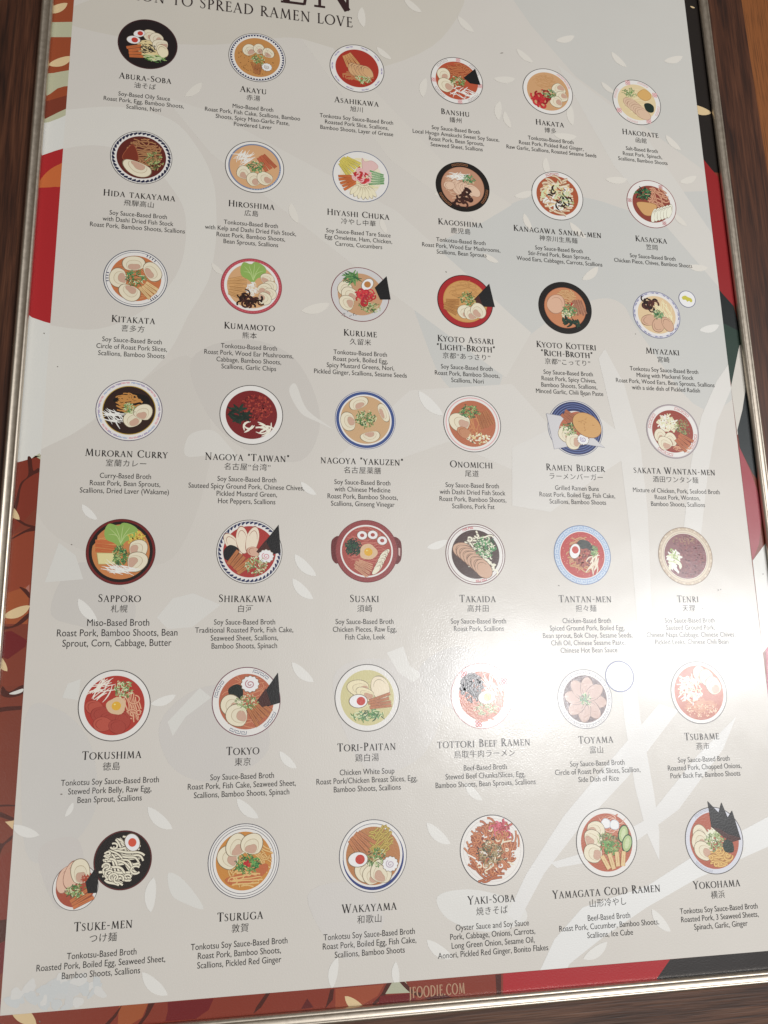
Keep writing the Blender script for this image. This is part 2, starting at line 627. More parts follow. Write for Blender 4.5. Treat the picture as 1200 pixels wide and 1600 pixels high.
def on_paper(h, k):
    """a tint of the panel: lighter or darker than the paper, of the paper's hue"""
    c = ink(h)
    return tuple(PAPER[i] * (1 + k * (c[i] / OLD[i] - 1)) for i in range(3)) + (1.0,)


G.up(2)
art(G, [(PL, PT), (PR, PT), (PR, PB), (PL, PB)], PAPER, PANEL)


def tone(pts, h, k=0.75):
    G.up(1)
    art(G, pts, on_paper(h, k), PANEL)


# large washed-out shapes of the artwork under the panel
tone(smooth(P(95, 20, 330, -40, 700, -40, 690, 60, 560, 110, 470, 60, 330, 70, 200, 60)), 'B7AF9F')
tone(P(760, -60, 1140, -60, 1145, 300, 1010, 200, 900, 120, 830, 40), 'B4B1A7')
tone(smooth(P(641, 460, 648, 420, 690, 378, 745, 350, 800, 318, 860, 302, 930, 312, 1000, 330, 1060, 300, 1180, 330, 1180, 560, 1100, 640, 1000, 520, 972, 475, 930, 468, 860, 500, 800, 552, 778, 607, 753, 621, 720, 617, 688, 588, 660, 520)), 'B1B0A8')
# big pale ring at the left
ring_outer = P(98, 172, 187, 167, 267, 187, 310, 233, 333, 283, 338, 333, 337, 380, 328, 430, 313, 462, 293, 495, 267, 545, 223, 593, 133, 665, 50, 715, 40, 500)
ring_inner = P(60, 505, 133, 515, 180, 507, 220, 487, 253, 460, 280, 420, 290, 375, 288, 330, 270, 296, 240, 262, 187, 234, 140, 227, 92, 234)
tone(smooth(ring_outer[:14], closed=False) + smooth([ring_outer[14]] + ring_inner, closed=False), 'C4BFB3')
tone(smooth(P(40, 720, 133, 667, 223, 595, 300, 560, 330, 700, 280, 860, 200, 880, 90, 840, 50, 780)), 'B9B2A6')
# broad beams
tone(P(255, 150, 330, 175, 620, 330, 830, 520, 790, 590, 560, 420, 330, 240), 'C1BBAF')
tone(P(470, 60, 520, 75, 690, 250, 800, 320, 750, 350, 610, 250), 'C0B9AC')
tone(P(870, 100, 1000, 200, 1150, 420, 1150, 480, 960, 260), 'BFBAAF')
tone(P(640, 610, 800, 600, 890, 700, 860, 760, 700, 690, 560, 740, 520, 720), 'C2BCB1')
tone(smooth(P(300, 560, 380, 530, 460, 560, 500, 650, 470, 720, 380, 700, 320, 640)), 'B5AEA3')
tone(smooth(P(296, 680, 330, 672, 352, 690, 372, 720, 330, 712, 290, 712)), 'C3BEB3')
tone(smooth(P(452, 612, 462, 600, 480, 640, 520, 670, 498, 660, 470, 645)), 'C6C1B6')
tone(smooth(P(100, 900, 140, 880, 210, 940, 190, 1000, 130, 980, 80, 960)), 'B5AFA5')
tone(P(92, 848, 118, 868, 130, 905, 70, 910), 'C2BFB5')
tone(P(245, 965, 270, 935, 302, 927, 345, 945, 300, 980, 262, 983), 'C3BFB5')
tone(smooth(P(250, 1130, 310, 1076, 390, 1080, 420, 1170, 340, 1220, 270, 1200)), 'B7B1A8')
tone(P(262, 1128, 312, 1075, 330, 1090, 290, 1120, 270, 1150), 'C3C0B6')
tone(P(97, 1090, 106, 1068, 126, 1061, 122, 1094), 'C3C0B6')
tone(smooth(P(40, 1120, 90, 1108, 140, 1160, 150, 1260, 100, 1330, 40, 1330)), 'B8B3AA')
tone(smooth(P(60, 1330, 120, 1310, 130, 1380, 90, 1420)), 'B7B0A7')
tone(smooth(P(262, 1366, 278, 1368, 300, 1390, 318, 1420, 290, 1412, 268, 1398)), 'C6C3B9')
tone(smooth(P(520, 1060, 600, 1030, 690, 1080, 660, 1180, 570, 1200)), 'BDB7AE')
tone(P(604, 1020, 630, 1010, 640, 1040, 660, 1055, 646, 1066, 622, 1050), 'CAC6BC')
tone(smooth(P(655, 1045, 720, 1010, 790, 1060, 760, 1110, 690, 1100)), 'BAB5AD')
tone(smooth(P(480, 1400, 560, 1380, 600, 1440, 540, 1500)), 'BCB6AD')
tone(smooth(P(684, 1400, 740, 1390, 810, 1410, 820, 1440, 760, 1456, 700, 1436)), 'CAC7BE')
# branches at the lower right
tone(P(830, 1546, 866, 1468, 910, 1418, 1010, 1385, 1080, 1340, 1240, 1255, 1240, 1305, 1090, 1372, 1010, 1418, 940, 1466, 890, 1506, 868, 1546), 'CFCDC6', 0.8)
tone(P(792, 1430, 822, 1366, 880, 1276, 935, 1210, 1030, 1100, 1060, 1110, 980, 1215, 900, 1300, 850, 1365, 810, 1440), 'CDCAC3')
tone(P(1030, 1345, 1010, 1300, 992, 1230, 975, 1120, 968, 1000, 985, 1000, 1000, 1120, 1022, 1240, 1030, 1300), 'CFCCC5', 0.65)
tone(P(860, 1348, 920, 1330, 1010, 1280, 1090, 1180, 1150, 1120, 1130, 1170, 1060, 1265, 960, 1340, 870, 1356), 'CCC9C2')
tone(P(945, 545, 975, 600, 1000, 690, 1012, 800, 1020, 1000, 998, 1000, 985, 840, 968, 700, 935, 560), 'C9C5BC', 0.5)
tone(P(1150, 552, 1120, 595, 1096, 650, 1080, 720, 1062, 880, 1090, 880, 1106, 740, 1120, 660, 1150, 590), 'CBC7BE', 0.55)
tone(P(800, 700, 920, 640, 1000, 700, 940, 740, 860, 800, 800, 790), 'C4BFB5')
# faint blue-grey cloud at the lower left corner
cloud = Ink(U, G.z + 2 * STEP)
rc = random.Random(5)
for k in range(34):
    a = rc.uniform(0, 6.28)
    rr = rc.random() ** 0.6
    px, py = 88 + 72 * rr * math.cos(a), 1552 + 22 * rr * math.sin(a) - 0.12 * 72 * rr * math.cos(a)
    u, v = at(px, py)
    cloud.ell(u - UC, v - VC, rc.uniform(.03, .075), rc.uniform(.02, .04), rc.uniform(0, 3), on_paper(rc.choice(['B7B7B2', 'B5B7B3', 'C3C0B8']), 0.8), 14, wob=0.12, rng=rc)
cloud.build('cloud_print', poster)
# petals
PETALS = [(645, 8, 36, 40), (728, 38, 36, 45), (567, 27, 32, 85), (600, 83, 30, 40), (788, 123, 34, 0), (663, 137, 30, 100), (780, 173, 30, 95), (793, 187, 28, 70),
          (883, 60, 30, -15), (820, 87, 34, 40), (967, 93, 34, 45), (1052, 92, 30, -15), (950, 137, 28, 40), (893, 180, 32, 85), (883, 212, 36, 5), (1052, 223, 34, 45),
          (855, 260, 30, 80), (963, 280, 34, 0), (1075, 280, 28, -20), (818, 303, 30, -15), (825, 347, 30, 65), (1063, 343, 30, 45), (903, 360, 36, 45), (302, 140, 34, -40),
          (460, 333, 34, 70), (600, 353, 26, 70), (493, 480, 46, -15), (673, 630, 54, 45), (767, 403, 28, 30), (482, 763, 32, 40), (922, 427, 32, -40), (1090, 417, 32, 5),
          (1108, 512, 32, -15), (683, 850, 34, -20), (477, 883, 48, 45), (473, 920, 46, 45), (473, 1050, 46, 42), (450, 1187, 38, 45), (137, 953, 46, 50), (255, 1093, 42, -20),
          (108, 1265, 26, -60), (40, 1297, 46, 20), (250, 1278, 52, 42), (238, 1398, 56, 95), (242, 1537, 54, 42), (387, 1263, 46, 42), (685, 1302, 50, 42),
          (687, 1483, 50, 35), (523, 1520, 50, 100), (620, 1522, 40, 85), (740, 1237, 38, 45), (930, 1485, 46, -35), (1033, 1438, 46, 50), (560, 270, 28, 60), (690, 300, 26, -20),
          (140, 800, 34, 45), (60, 640, 20, 60), (340, 420, 26, 45), (1150, 1330, 34, -20)]
PET_Z = cloud.z + 2 * STEP
for i, (x, y, l, a) in enumerate(PETALS):
    pet = Ink(U, PET_Z)
    art(pet, lens(x, y, l, a, 0.33), on_paper('CDC9BF' if y > 500 else 'C8C1B3', 0.85), PANEL, PET_Z)
    if pet.f:
        pet.build('petal', poster)
# petals that reach the coloured border keep their full colour
for x, y, l, a in ((88, 12, 38, -22), (94, 95, 40, -20), (1092, 170, 42, 18), (1082, 11, 8, 20), (22, 800, 30, 55), (26, 955, 46, -22), (4, 1036, 30, 60), (36, 1580, 60, 45), (555, 1568, 40, 35)):
    margin(lens(x, y, l, a, 0.36), ink('DDB98C'))
for I in borders:
    if I.f:
        I.build('border_print', poster)
G.build('pale_panel', poster)
BASE_Z = PET_Z + 10 * STEP

# small scratches and specks of the sheet
sp = Ink(U, BASE_Z)
for x, y, l, a in ((784, 83, 7, -15), (697, 425, 3, 60), (90, 573, 2, 0), (69, 521, 2.5, 50), (96, 1241, 3, 0), (112, 851, 2, 20), (993, 522, 2, 40), (911, 619, 3, 50), (915, 618, 2, 0),
                   (873, 915, 3, 30), (1122, 922, 3, 0), (1126, 921, 2, 0), (1192, 897, 3, 0), (1098, 951, 2, 0), (62, 1596, 3, 40)):
    u, v = at(x, y)
    sp.ell(u - UC, v - VC, l / 360, 0.0045, math.radians(a), ink('6A625A'), 8)
sp.build('scratches', poster)

# ------------------------------------------------------------------ lettering
TK, TN = 0.112, 0.048


def glyph_ops():
    g = {}
    st = lambda x, w=TK: [('L', x, 0, x, 1, w), ('S', x, 0), ('S', x, 1)]
    g['A'] = (.74, [('L', .09, 0, .37, 1, TN), ('L', .355, 1, .65, 0, TK), ('L', .2, .36, .52, .36, TN), ('S', .09, 0), ('S', .65, 0)])
    g['B'] = (.58, st(.15) + [('L', .1, .98, .22, .98, TN), ('L', .1, .02, .24, .02, TN), ('L', .15, .53, .24, .53, TN), ('A', .22, .755, .23, .225, -90, 90), ('A', .24, .275, .27, .255, -90, 90)])
    g['C'] = (.74, [('A', .44, .5, .37, .49, 48, 312), ('L', .69, .74, .69, .96, TN), ('L', .69, .06, .69, .24, TN * .7)])
    g['D'] = (.80, st(.15) + [('L', .1, .98, .28, .98, TN), ('L', .1, .02, .28, .02, TN), ('A', .27, .5, .45, .48, -90, 90)])
    g['E'] = (.54, st(.15) + [('L', .1, .975, .46, .975, TN), ('L', .15, .52, .42, .52, TN), ('L', .1, .025, .49, .025, TN), ('L', .46, .82, .46, .99, TN), ('L', .49, .01, .52, .2, TN), ('L', .42, .44, .42, .6, TN)])
    g['F'] = (.52, st(.15) + [('L', .1, .975, .46, .975, TN), ('L', .15, .52, .42, .52, TN), ('L', .46, .8, .46, .99, TN), ('L', .42, .44, .42, .6, TN)])
    g['G'] = (.80, [('A', .44, .5, .37, .49, 48, 318), ('L', .69, .74, .69, .96, TN), ('L', .70, .08, .70, .44, TK), ('S', .70, .44)])
    g['H'] = (.82, st(.15) + st(.67) + [('L', .15, .52, .67, .52, TN)])
    g['I'] = (.30, st(.15))
    g['J'] = (.32, [('L', .16, .0, .16, 1, TK), ('S', .16, 1), ('A', .02, .0, .14, .2, -90, 0)])
    g['K'] = (.68, st(.15) + [('L', .2, .5, .56, .98, TN), ('L', .25, .55, .64, 0, TK), ('S', .56, 1), ('S', .66, 0)])
    g['L'] = (.54, st(.15) + [('L', .1, .025, .49, .025, TN), ('L', .49, .01, .52, .22, TN)])
    g['M'] = (.96, [('L', .12, 0, .2, 1, TN), ('L', .2, 1, .48, .08, TK), ('L', .48, .08, .75, 1, TN), ('L', .75, 1, .83, 0, TK), ('S', .12, 0), ('S', .83, 0)])
    g['N'] = (.84, [('L', .15, 0, .15, 1, TN), ('L', .13, 1, .69, 0, TK), ('L', .69, 0, .69, 1, TN), ('S', .15, 0), ('S', .69, 1), ('L', .04, .98, .14, .98, TN)])
    g['O'] = (.88, [('A', .44, .5, .38, .49, 0, 360)])
    g['P'] = (.56, st(.15) + [('L', .1, .98, .22, .98, TN), ('L', .15, .47, .24, .47, TN), ('A', .22, .73, .26, .25, -90, 90)])
    g['R'] = (.66, st(.15) + [('L', .1, .98, .22, .98, TN), ('L', .15, .5, .26, .5, TN), ('A', .22, .745, .25, .235, -90, 90), ('L', .27, .5, .62, 0, TK), ('S', .63, 0)])
    g['S'] = (.50, [('Q',)])
    g['T'] = (.66, [('L', .33, 0, .33, 1, TK), ('S', .33, 0), ('L', .04, .975, .62, .975, TN), ('L', .05, .8, .04, .99, TN), ('L', .61, .8, .62, .99, TN)])
    g['U'] = (.80, [('L', .15, .3, .15, 1, TK), ('S', .15, 1), ('A', .4, .3, .25, .29, 180, 360), ('L', .65, .3, .65, 1, TN), ('S', .65, 1)])
    g['V'] = (.72, [('L', .08, 1, .37, 0, TK), ('L', .36, 0, .64, 1, TN), ('S', .08, 1), ('S', .64, 1)])
    g['W'] = (1.04, [('L', .08, 1, .33, 0, TK), ('L', .32, 0, .53, .95, TN), ('L', .5, 1, .74, 0, TK), ('L', .73, 0, .96, 1, TN), ('S', .08, 1), ('S', .96, 1), ('S', .5, 1)])
    g['Y'] = (.66, [('L', .06, 1, .33, .47, TK), ('L', .33, .47, .6, 1, TN), ('L', .33, 0, .33, .5, TK), ('S', .33, 0), ('S', .06, 1), ('S', .6, 1)])
    g['Z'] = (.62, [('L', .06, .975, .56, .975, TN), ('L', .54, .98, .08, .02, TK), ('L', .06, .025, .57, .025, TN), ('L', .07, .8, .07, .99, TN), ('L', .57, .01, .57, .2, TN)])
    g['-'] = (.36, [('L', .05, .40, .31, .40, TN * 1.5)])
    g['.'] = (.26, [('L', .13, 0, .13, .13, .13)])
    g['"'] = (.32, [('L', .10, .72, .12, 1.0, .07), ('L', .22, .72, .24, 1.0, .07)])
    return g


GLY = glyph_ops()


def draw_glyph(I, ch, x, y, s, col, bold=1.0):
    if ch == ' ':
        return .34 * s
    w, ops = GLY[ch]

    def q(px, py):
        return (x + px * s, y - py * s)
    for op in ops:
        if op[0] == 'L':
            I.ribbon([q(op[1], op[2]), q(op[3], op[4])], op[5] * s * bold, col)
        elif op[0] == 'S':
            yy = op[2] + (TN * .4 if op[2] < .3 else (-TN * .4 if op[2] > .9 else 0))
            I.ribbon([q(op[1] - .105, yy), q(op[1] + .105, yy)], TN * .85 * s * bold, col)
        elif op[0] == 'A':
            n = 20 if abs(op[6] - op[5]) > 200 else 12
            pts, ws = [], []
            for k in range(n + 1):
                a = math.radians(op[5] + (op[6] - op[5]) * k / n)
                pts.append(q(op[1] + op[3] * math.cos(a), op[2] + op[4] * math.sin(a)))
                ws.append((TN + (TK * 1.08 - TN) * abs(math.cos(a)) ** 1.4) * s * bold)
            I.ribbon(pts, ws, col)
        elif op[0] == 'Q':
            sp_ = [(.40, .80), (.39, .90), (.26, .965), (.12, .90), (.09, .74), (.20, .59), (.34, .46), (.42, .28), (.36, .09), (.22, .03), (.09, .08), (.07, .22)]
            pts = smooth(sp_, closed=False, k=3)
            n = len(pts)
            ws = [(TN + (TK - TN) * math.exp(-((k / (n - 1) - .5) / .2) ** 2)) * s * bold for k in range(n)]
            I.ribbon([q(*p_) for p_ in pts], ws, col)
    return w * s


def serif_width(txt, cap, small, gap):
    x = 0
    for ch in txt:
        s = small if ch.islower() else cap
        x += (.34 if ch == ' ' else GLY[ch.upper()][0]) * s + gap
    return x - gap


def serif_line(I, txt, cx, y, cap, small, gap, col, bold=1.0, xs=1.0):
    n0 = len(I.v)
    x = cx - serif_width(txt, cap, small, gap) / 2
    for ch in txt:
        s = small if ch.islower() else cap
        x += draw_glyph(I, ch.upper(), x, y, s, col, bold) + gap
    for k in range(n0, len(I.v)):
        p = I.v[k]
        I.v[k] = ((p[0] - cx * I.r) * xs + cx * I.r, p[1], p[2])


FONT_JOBS = []


def font_text(name, body, u, v, size, xs, off, space, char_space, col, shear=0.0):
    c = bpy.data.curves.new(name, 'FONT')
    c.body = body
    c.size = size * U
    c.align_x = 'CENTER'
    c.align_y = 'TOP_BASELINE'
    c.offset = off * U
    c.space_line = space
    c.space_character = char_space
    c.shear = shear
    c.resolution_u = 3
    o = bpy.data.objects.new(name, c)
    C.objects.link(o)
    FONT_JOBS.append((o, name, u, v, xs, col))


def flush_fonts():
    bpy.context.view_layer.update()
    dg = bpy.context.evaluated_depsgraph_get()
    made = []
    for o, name, u, v, xs, col in FONT_JOBS:
        made.append(bpy.data.meshes.new_from_object(o.evaluated_get(dg)))
    for (o, name, u, v, xs, col), me in zip(FONT_JOBS, made):
        cu = o.data
        bpy.data.objects.remove(o)
        bpy.data.curves.remove(cu)
        for vert in me.vertices:
            x, y, z = vert.co
            vert.co = (x * xs, 0.0, y)
        a_ = me.color_attributes.new('ink', 'FLOAT_COLOR', 'POINT')
        a_.data.foreach_set('color', list(col) * len(me.vertices))
        me.materials.clear()
        me.materials.append(PRINT)
        me.update()
        for p in me.polygons:
            if p.normal.y > 0:
                p.flip()
        me.name = name
        ob = link(name, me, poster, W(u, v, BASE_Z + 4 * STEP) - W(UC, VC, 0))
    FONT_JOBS.clear()


BLACK = ink('1C1716')
TEXT = ink('1E1B1A')
# heading: only what the photograph shows of it
hd = Ink(U, BASE_Z)
serif_line(hd, 'RATION TO SPREAD RAMEN LOVE', 0.0, 0.0, .118, .118, .013, ink('2A1F20'), 1.0)
w_ = serif_width('RATION TO SPREAD RAMEN LOVE', .118, .118, .013)
hd.build('heading_line', poster, W(1.955 - w_ / 2, -0.475, 0) - W(UC, VC, 0))
hb = Ink(U, BASE_Z)
serif_line(hb, 'EN', 0.0, 0.0, .52, .52, .05, ink('2E1A1C'), 1.15)
w_ = serif_width('EN', .52, .52, .05)
hb.build('heading_word', poster, W(1.985 - w_ / 2, -0.665, 0) - W(UC, VC, 0))

# maker's address on the lower border
ft = Ink(U, BASE_Z)
FOOT = 'JFOODIE.COM'
x = 0.0
fx = 0.66
tmp = Ink(1.0, 0)
serif_line(tmp, FOOT, 0, 0, .076, .076, .010, ink('A07C62'), 1.7)
w_ = serif_width(FOOT, .076, .076, .010)
for (px_, py_, pz_) in tmp.v:
    ft.v.append((px_ * U * .445 / w_, py_ + -BASE_Z, pz_ * U))
ft.f, ft.c = tmp.f, tmp.c
ft.build('web_address', poster, W(2.508, 8.338, 0) - W(UC, VC, 0))

# ------------------------------------------------------------------ the bowls
RB = 0.273
K = {k: ink(h) for k, h in dict(
    white='CDCBC7', rimgrey='BBB9B8', line='4A4644', navy='20284E', blue='34487C', ltblue='8FA2BA', lilac='8D84A6', pink='C48A8C', red='9E2024', maroon='5E1A1C',
    cream='CFC7AF', creamline='75664F', meat='B69480', meatline='9A7460', chashu='BE9A80', chashuline='7A5A48', yolkred='B03226', yolk='C99A22', eggbrown='A87038',
    nori='141416', norisoft='3E1C18', green='4E7A3C', dkgreen='1F4A2E', ltgreen='93A86A', pale='BCC49A', bamboo='AE7446', bambooln='74442A', tan='C09A62', straw='CBB886',
    sprout='DCD8CC', ginger='A81C24', wood='2C1512', black='1B1416', brick='A4553A', orange='B5602E', yellow='BFA63E', ham='C9A49E', cabbage='7E9E4C', cabbageln='A9BC7C',
    butter='C9C08A', spinach='16281F', onion='D3D6C2').items()}


class Bowl:
    def __init__(self, u, v, r=RB, seed=1):
        self.r, self.u, self.v = r, u, v
        self.rng = random.Random(seed)
        self.z = BASE_Z
        self.dish = Ink(r * U, self.z)
        self.jobs = []

    # --- dish
    def rings(self, *spec):
        for r, col in spec:
            self.dish.disc(r, K.get(col) or ink(col))
            self.dish.up()

    def ticks(self, n, r0, r1, col, wd, a0=0, a1=360, skew=0.0):
        c = K.get(col) or ink(col)
        self.dish.up(2)
        for k in range(n):
            a = math.radians(a0 + (a1 - a0) * k / n)
            b = a + skew
            self.dish.ribbon([(r0 * math.cos(a), r0 * math.sin(a)), (r1 * math.cos(b), r1 * math.sin(b))], wd, c, self.dish.z)

    def keys(self, angs, r, col, span=24, s=.10):
        """stretches of meander pattern on the rim"""
        c = K.get(col) or ink(col)
        self.dish.up(2)
        for a in angs:
            n = max(2, int(span / 9))
            for k in range(n):
                m = math.radians(a + (k - (n - 1) / 2) * span / n)
                ca, sa = math.cos(m), math.sin(m)
                w = math.radians(span / n) * r * .40

                def q(t, h):
                    return (ca * (r + h) - sa * t, sa * (r + h) + ca * t)
                h = s / 2
                self.dish.ribbon([q(-w, -h), q(-w, h), q(w, h), q(w, -h * .5), q(-w * .3, -h * .5), q(-w * .3, h * .2)], .022, c, self.dish.z)

    def seals(self, angs, r, col, s=.075):
        c = K.get(col) or ink(col)
        self.dish.up(2)
        for a in angs:
            m = math.radians(a)
            x, y = r * math.cos(m), r * math.sin(m)
            for dx, dy in ((-1, -1), (1, -1), (-1, 1), (1, 1), (0, 0)):
                self.dish.ring(s * .28, s * .62, c, n=8, cx=x + dx * s * .55, cy=y + dy * s * .55, z=self.dish.z)
                self.dish.up(0.2)

    # --- toppings: each its own mesh
    def part(self, name):
        I = Ink(self.r * U, 0.0)
        self.jobs.append((name, I))
        return I

    def noodles(self, cx, cy, rx, ry, col, n=16, w=.035, rot=0, edge=None, amp=.16):
        I = self.part('noodles')
        R = self.rng
        c = K.get(col) or ink(col)
        e = (K.get(edge) or ink(edge)) if edge else None
        cr, sr = math.cos(math.radians(rot)), math.sin(math.radians(rot))
        for k in range(n):
            y0 = (k + .5) / n * 2 - 1
            y0 += R.uniform(-.12, .12)
            y0 = max(-.96, min(.96, y0))
            hw = math.sqrt(1 - y0 * y0)
            ph, f = R.uniform(0, 6), R.uniform(1.6, 3.6)
            a, b = -hw * R.uniform(.75, 1), hw * R.uniform(.75, 1)
            tilt = R.uniform(-.25, .25)
            pts = []
            for t in range(23):
                xx = a + (b - a) * t / 22
                yy = y0 + amp * math.sin(f * xx + ph) + amp * .35 * math.sin(2.1 * f * xx + 2 * ph) + tilt * xx
                X, Y = xx * rx, yy * ry
                pts.append((cx + X * cr - Y * sr, cy + X * sr + Y * cr))
            if e:
                I.ribbon(pts, w * 1.55, e)
            I.ribbon(pts, w * R.uniform(.8, 1.15), c)
        for k in range(n // 2):                      # loops at the edge
            a0 = R.uniform(0, 6.28)
            x0, y0 = cx + rx * .8 * math.cos(a0), cy + ry * .8 * math.sin(a0)
            rr = R.uniform(.06, .17)
            pts = [(x0 + rr * math.cos(a0 + t * .36), y0 + rr * .8 * math.sin(a0 + t * .36)) for t in range(15)]
            if e:
                I.ribbon(pts, w * 1.4, e)
            I.ribbon(pts, w * .9, c)
        return self

    def strands(self, cx, cy, rx, ry, col, n=14, w=.03, ang=0, spread=30, length=.4, curve=.05, name='bean_sprouts'):
        I = self.part(name)
        R = self.rng
        cols = [K.get(q) or ink(q) for q in (col if isinstance(col, (list, tuple)) else [col])]
        for k in range(n):
            a0 = R.uniform(0, 6.28)
            q = math.sqrt(R.random())
            x, y = cx + rx * q * math.cos(a0), cy + ry * q * math.sin(a0)
            a = math.radians(ang + R.uniform(-spread, spread))
            L = length * R.uniform(.6, 1.15)
            cv = R.uniform(-curve, curve)
            pts = []
            for t in range(6):
                s = t / 5 - .5
                h = cv * (1 - 4 * s * s)
                pts.append((x + s * L * math.cos(a) - h * math.sin(a), y + s * L * math.sin(a) + h * math.cos(a)))
            I.ribbon(pts, w * R.uniform(.75, 1.2), R.choice(cols), taper=True)
        return self

    def bits(self, cx, cy, rx, ry, cols, n=60, s=.04, name='scallions', rot=0):
        """chopped rings and slivers"""
        I = self.part(name)
        R = self.rng
        cs = [K.get(q) or ink(q) for q in cols]
        cr, sr = math.cos(math.radians(rot)), math.sin(math.radians(rot))
        for k in range(n):
            a0 = R.uniform(0, 6.28)
            q = math.sqrt(R.random()) * R.choice((1, 1, .8))
            X, Y = rx * q * math.cos(a0), ry * q * math.sin(a0)
            x, y = cx + X * cr - Y * sr, cy + X * sr + Y * cr
            z = STEP * (1 + k % 16)
            c = R.choice(cs)
            a = R.uniform(0, 6.28)
            if R.random() < .55:
                rr = s * R.uniform(.5, 1)
                pts = [(x + rr * math.cos(a + t * .75), y + rr * .75 * math.sin(a + t * .75)) for t in range(R.choice((5, 6, 8)))]
                I.ribbon(pts, s * .5, c, z)
            else:
                L = s * R.uniform(.8, 2.0)
                I.ribbon([(x - L * math.cos(a), y - L * math.sin(a)), (x + s * .2, y), (x + L * math.cos(a), y + L * math.sin(a))], s * .55, c, z)
        I.z = STEP * 18
        return self

    def green(self, cx, cy, rx, ry=None, n=70, dark=False, pale=False, s=.038):
        ry = ry or rx * .8
        cols = ['green', 'green', 'ltgreen', 'pale', 'dkgreen']
        if dark:
            cols = ['green', 'dkgreen', '2F7A4A', '4E8F5C', 'pale']
        if pale:
            cols = ['ltgreen', 'pale', 'C5C8A6', 'green', '6A7A52']
        return self.bits(cx, cy, rx, ry, cols, n, s)

    def tangle(self, cx, cy, rx, ry, col, n=18, w=.04, name='pickled_ginger'):
        I = self.part(name)
        R = self.rng
        cols = [K.get(q) or ink(q) for q in (col if isinstance(col, (list, tuple)) else [col])]
        for k in range(n):
            a0 = R.uniform(0, 6.28)
            q = math.sqrt(R.random()) * .8
            x, y = cx + rx * q * math.cos(a0), cy + ry * q * math.sin(a0)
            a = R.uniform(0, 6.28)
            b = R.uniform(1.6, 4.6) * R.choice((1, -1))
            rr = R.uniform(.25, .5) * min(rx, ry)
            pts = [(x + rr * (math.cos(a + b * t / 8) - math.cos(a)), y + rr * (math.sin(a + b * t / 8) - math.sin(a))) for t in range(9)]
            I.ribbon(pts, w * R.uniform(.75, 1.2), R.choice(cols))
        return self

    def pork(self, cx, cy, r, rot=0, asp=.90, meat='meat', fat='cream'):
        I = self.part('pork_slice')
        R = self.rng
        a = math.radians(rot)
        ca, sa = math.cos(a), math.sin(a)
        ph = R.uniform(0, 6)

        def blob(ox, s, asp_, wob):
            out = []
            for k in range(26):
                t = 2 * PI * k / 26
                q = 1 + wob * math.sin(2 * t + ph) + wob * .6 * math.sin(3 * t + ph * 1.7)
                x, y = ox + r * s * math.cos(t) * q, r * s * asp_ * math.sin(t) * q
                if x > .55 * r:
                    x = .55 * r + (x - .55 * r) * .55
                out.append((cx + x * ca - y * sa, cy + x * sa + y * ca))
            return out
        f = K.get(fat) or ink(fat)
        I.poly(blob(0, 1.05, asp * 1.02, .05), K['creamline'])
        I.poly(blob(0, 1.0, asp, .05), f)
        I.poly(blob(.19 * r, .745, asp * .92, .06), ink('A99A7E'))
        I.poly(blob(.205 * r, .705, asp * .92, .06), tuple(t * .97 for t in f[:3]) + (1,))
        I.poly(blob(.40 * r, .50, asp * 1.02, .14), ink('A58A70'))
        I.poly(blob(.41 * r, .475, asp * 1.0, .14), K.get(meat) or ink(meat))
        return self

    def chashu(self, cx, cy, r, rot=0, asp=.72, col='chashu', ln='chashuline'):
        I = self.part('pork_slice')
        a = math.radians(rot)
        c = K.get(col) or ink(col)
        l = K.get(ln) or ink(ln)
        I.ell(cx, cy, r * 1.06, r * asp * 1.07, a, l, 26, wob=.02, rng=self.rng)
        I.ell(cx, cy, r, r * asp, a, c, 26, wob=.02, rng=self.rng)
        ca, sa = math.cos(a), math.sin(a)
        pts = []
        for k in range(10):
            t = math.radians(110 + 150 * k / 9)
            x, y = r * .72 * math.cos(t), r * .72 * asp * math.sin(t)
            pts.append((cx + x * ca - y * sa, cy + x * sa + y * ca))
        I.ribbon(pts, .018, l, taper=True)
        return self

    def egg(self, cx, cy, r, rot=0, yolk='yolkred', off=.18, asp=.7):
        I = self.part('boiled_egg')
        a = math.radians(rot)
        I.ell(cx, cy, r * 1.08, r * asp * 1.1, a, K['creamline'], 24)
        I.ell(cx, cy, r, r * asp, a, ink('DEDBD4'), 24)
        x, y = cx + off * r * math.cos(a), cy + off * r * math.sin(a)
        I.ell(x, y, r * .50, r * .47, a, K.get(yolk) or ink(yolk), 20)
        return self

    def rawegg(self, cx, cy, r):
        I = self.part('raw_egg')
        I.ell(cx, cy, r, r * .9, 0, ink('C3A684'), 24, wob=.06, rng=self.rng)
        I.ell(cx, cy, r * .48, r * .46, 0, K['yolk'], 20)
        I.ell(cx - r * .16, cy - r * .16, r * .10, r * .08, 0, ink('E0C878'), 10)
        return self

    def nori(self, *pts, soft=None):
        I = self.part('nori_sheet')
        I.poly(list(pts), K['nori'])
        if soft:                                    # the part of the sheet under the broth
            I.poly(list(soft), K['norisoft'])
        return self

    def patch(self, name, pts, col, line=None, closed=True, w=.02):
        I = self.part(name)
        p = smooth(pts) if closed else list(pts)
        I.poly(p, K.get(col) or ink(col))
        if line:
            I.ribbon(p + [p[0]], w, K.get(line) or ink(line))
        return self

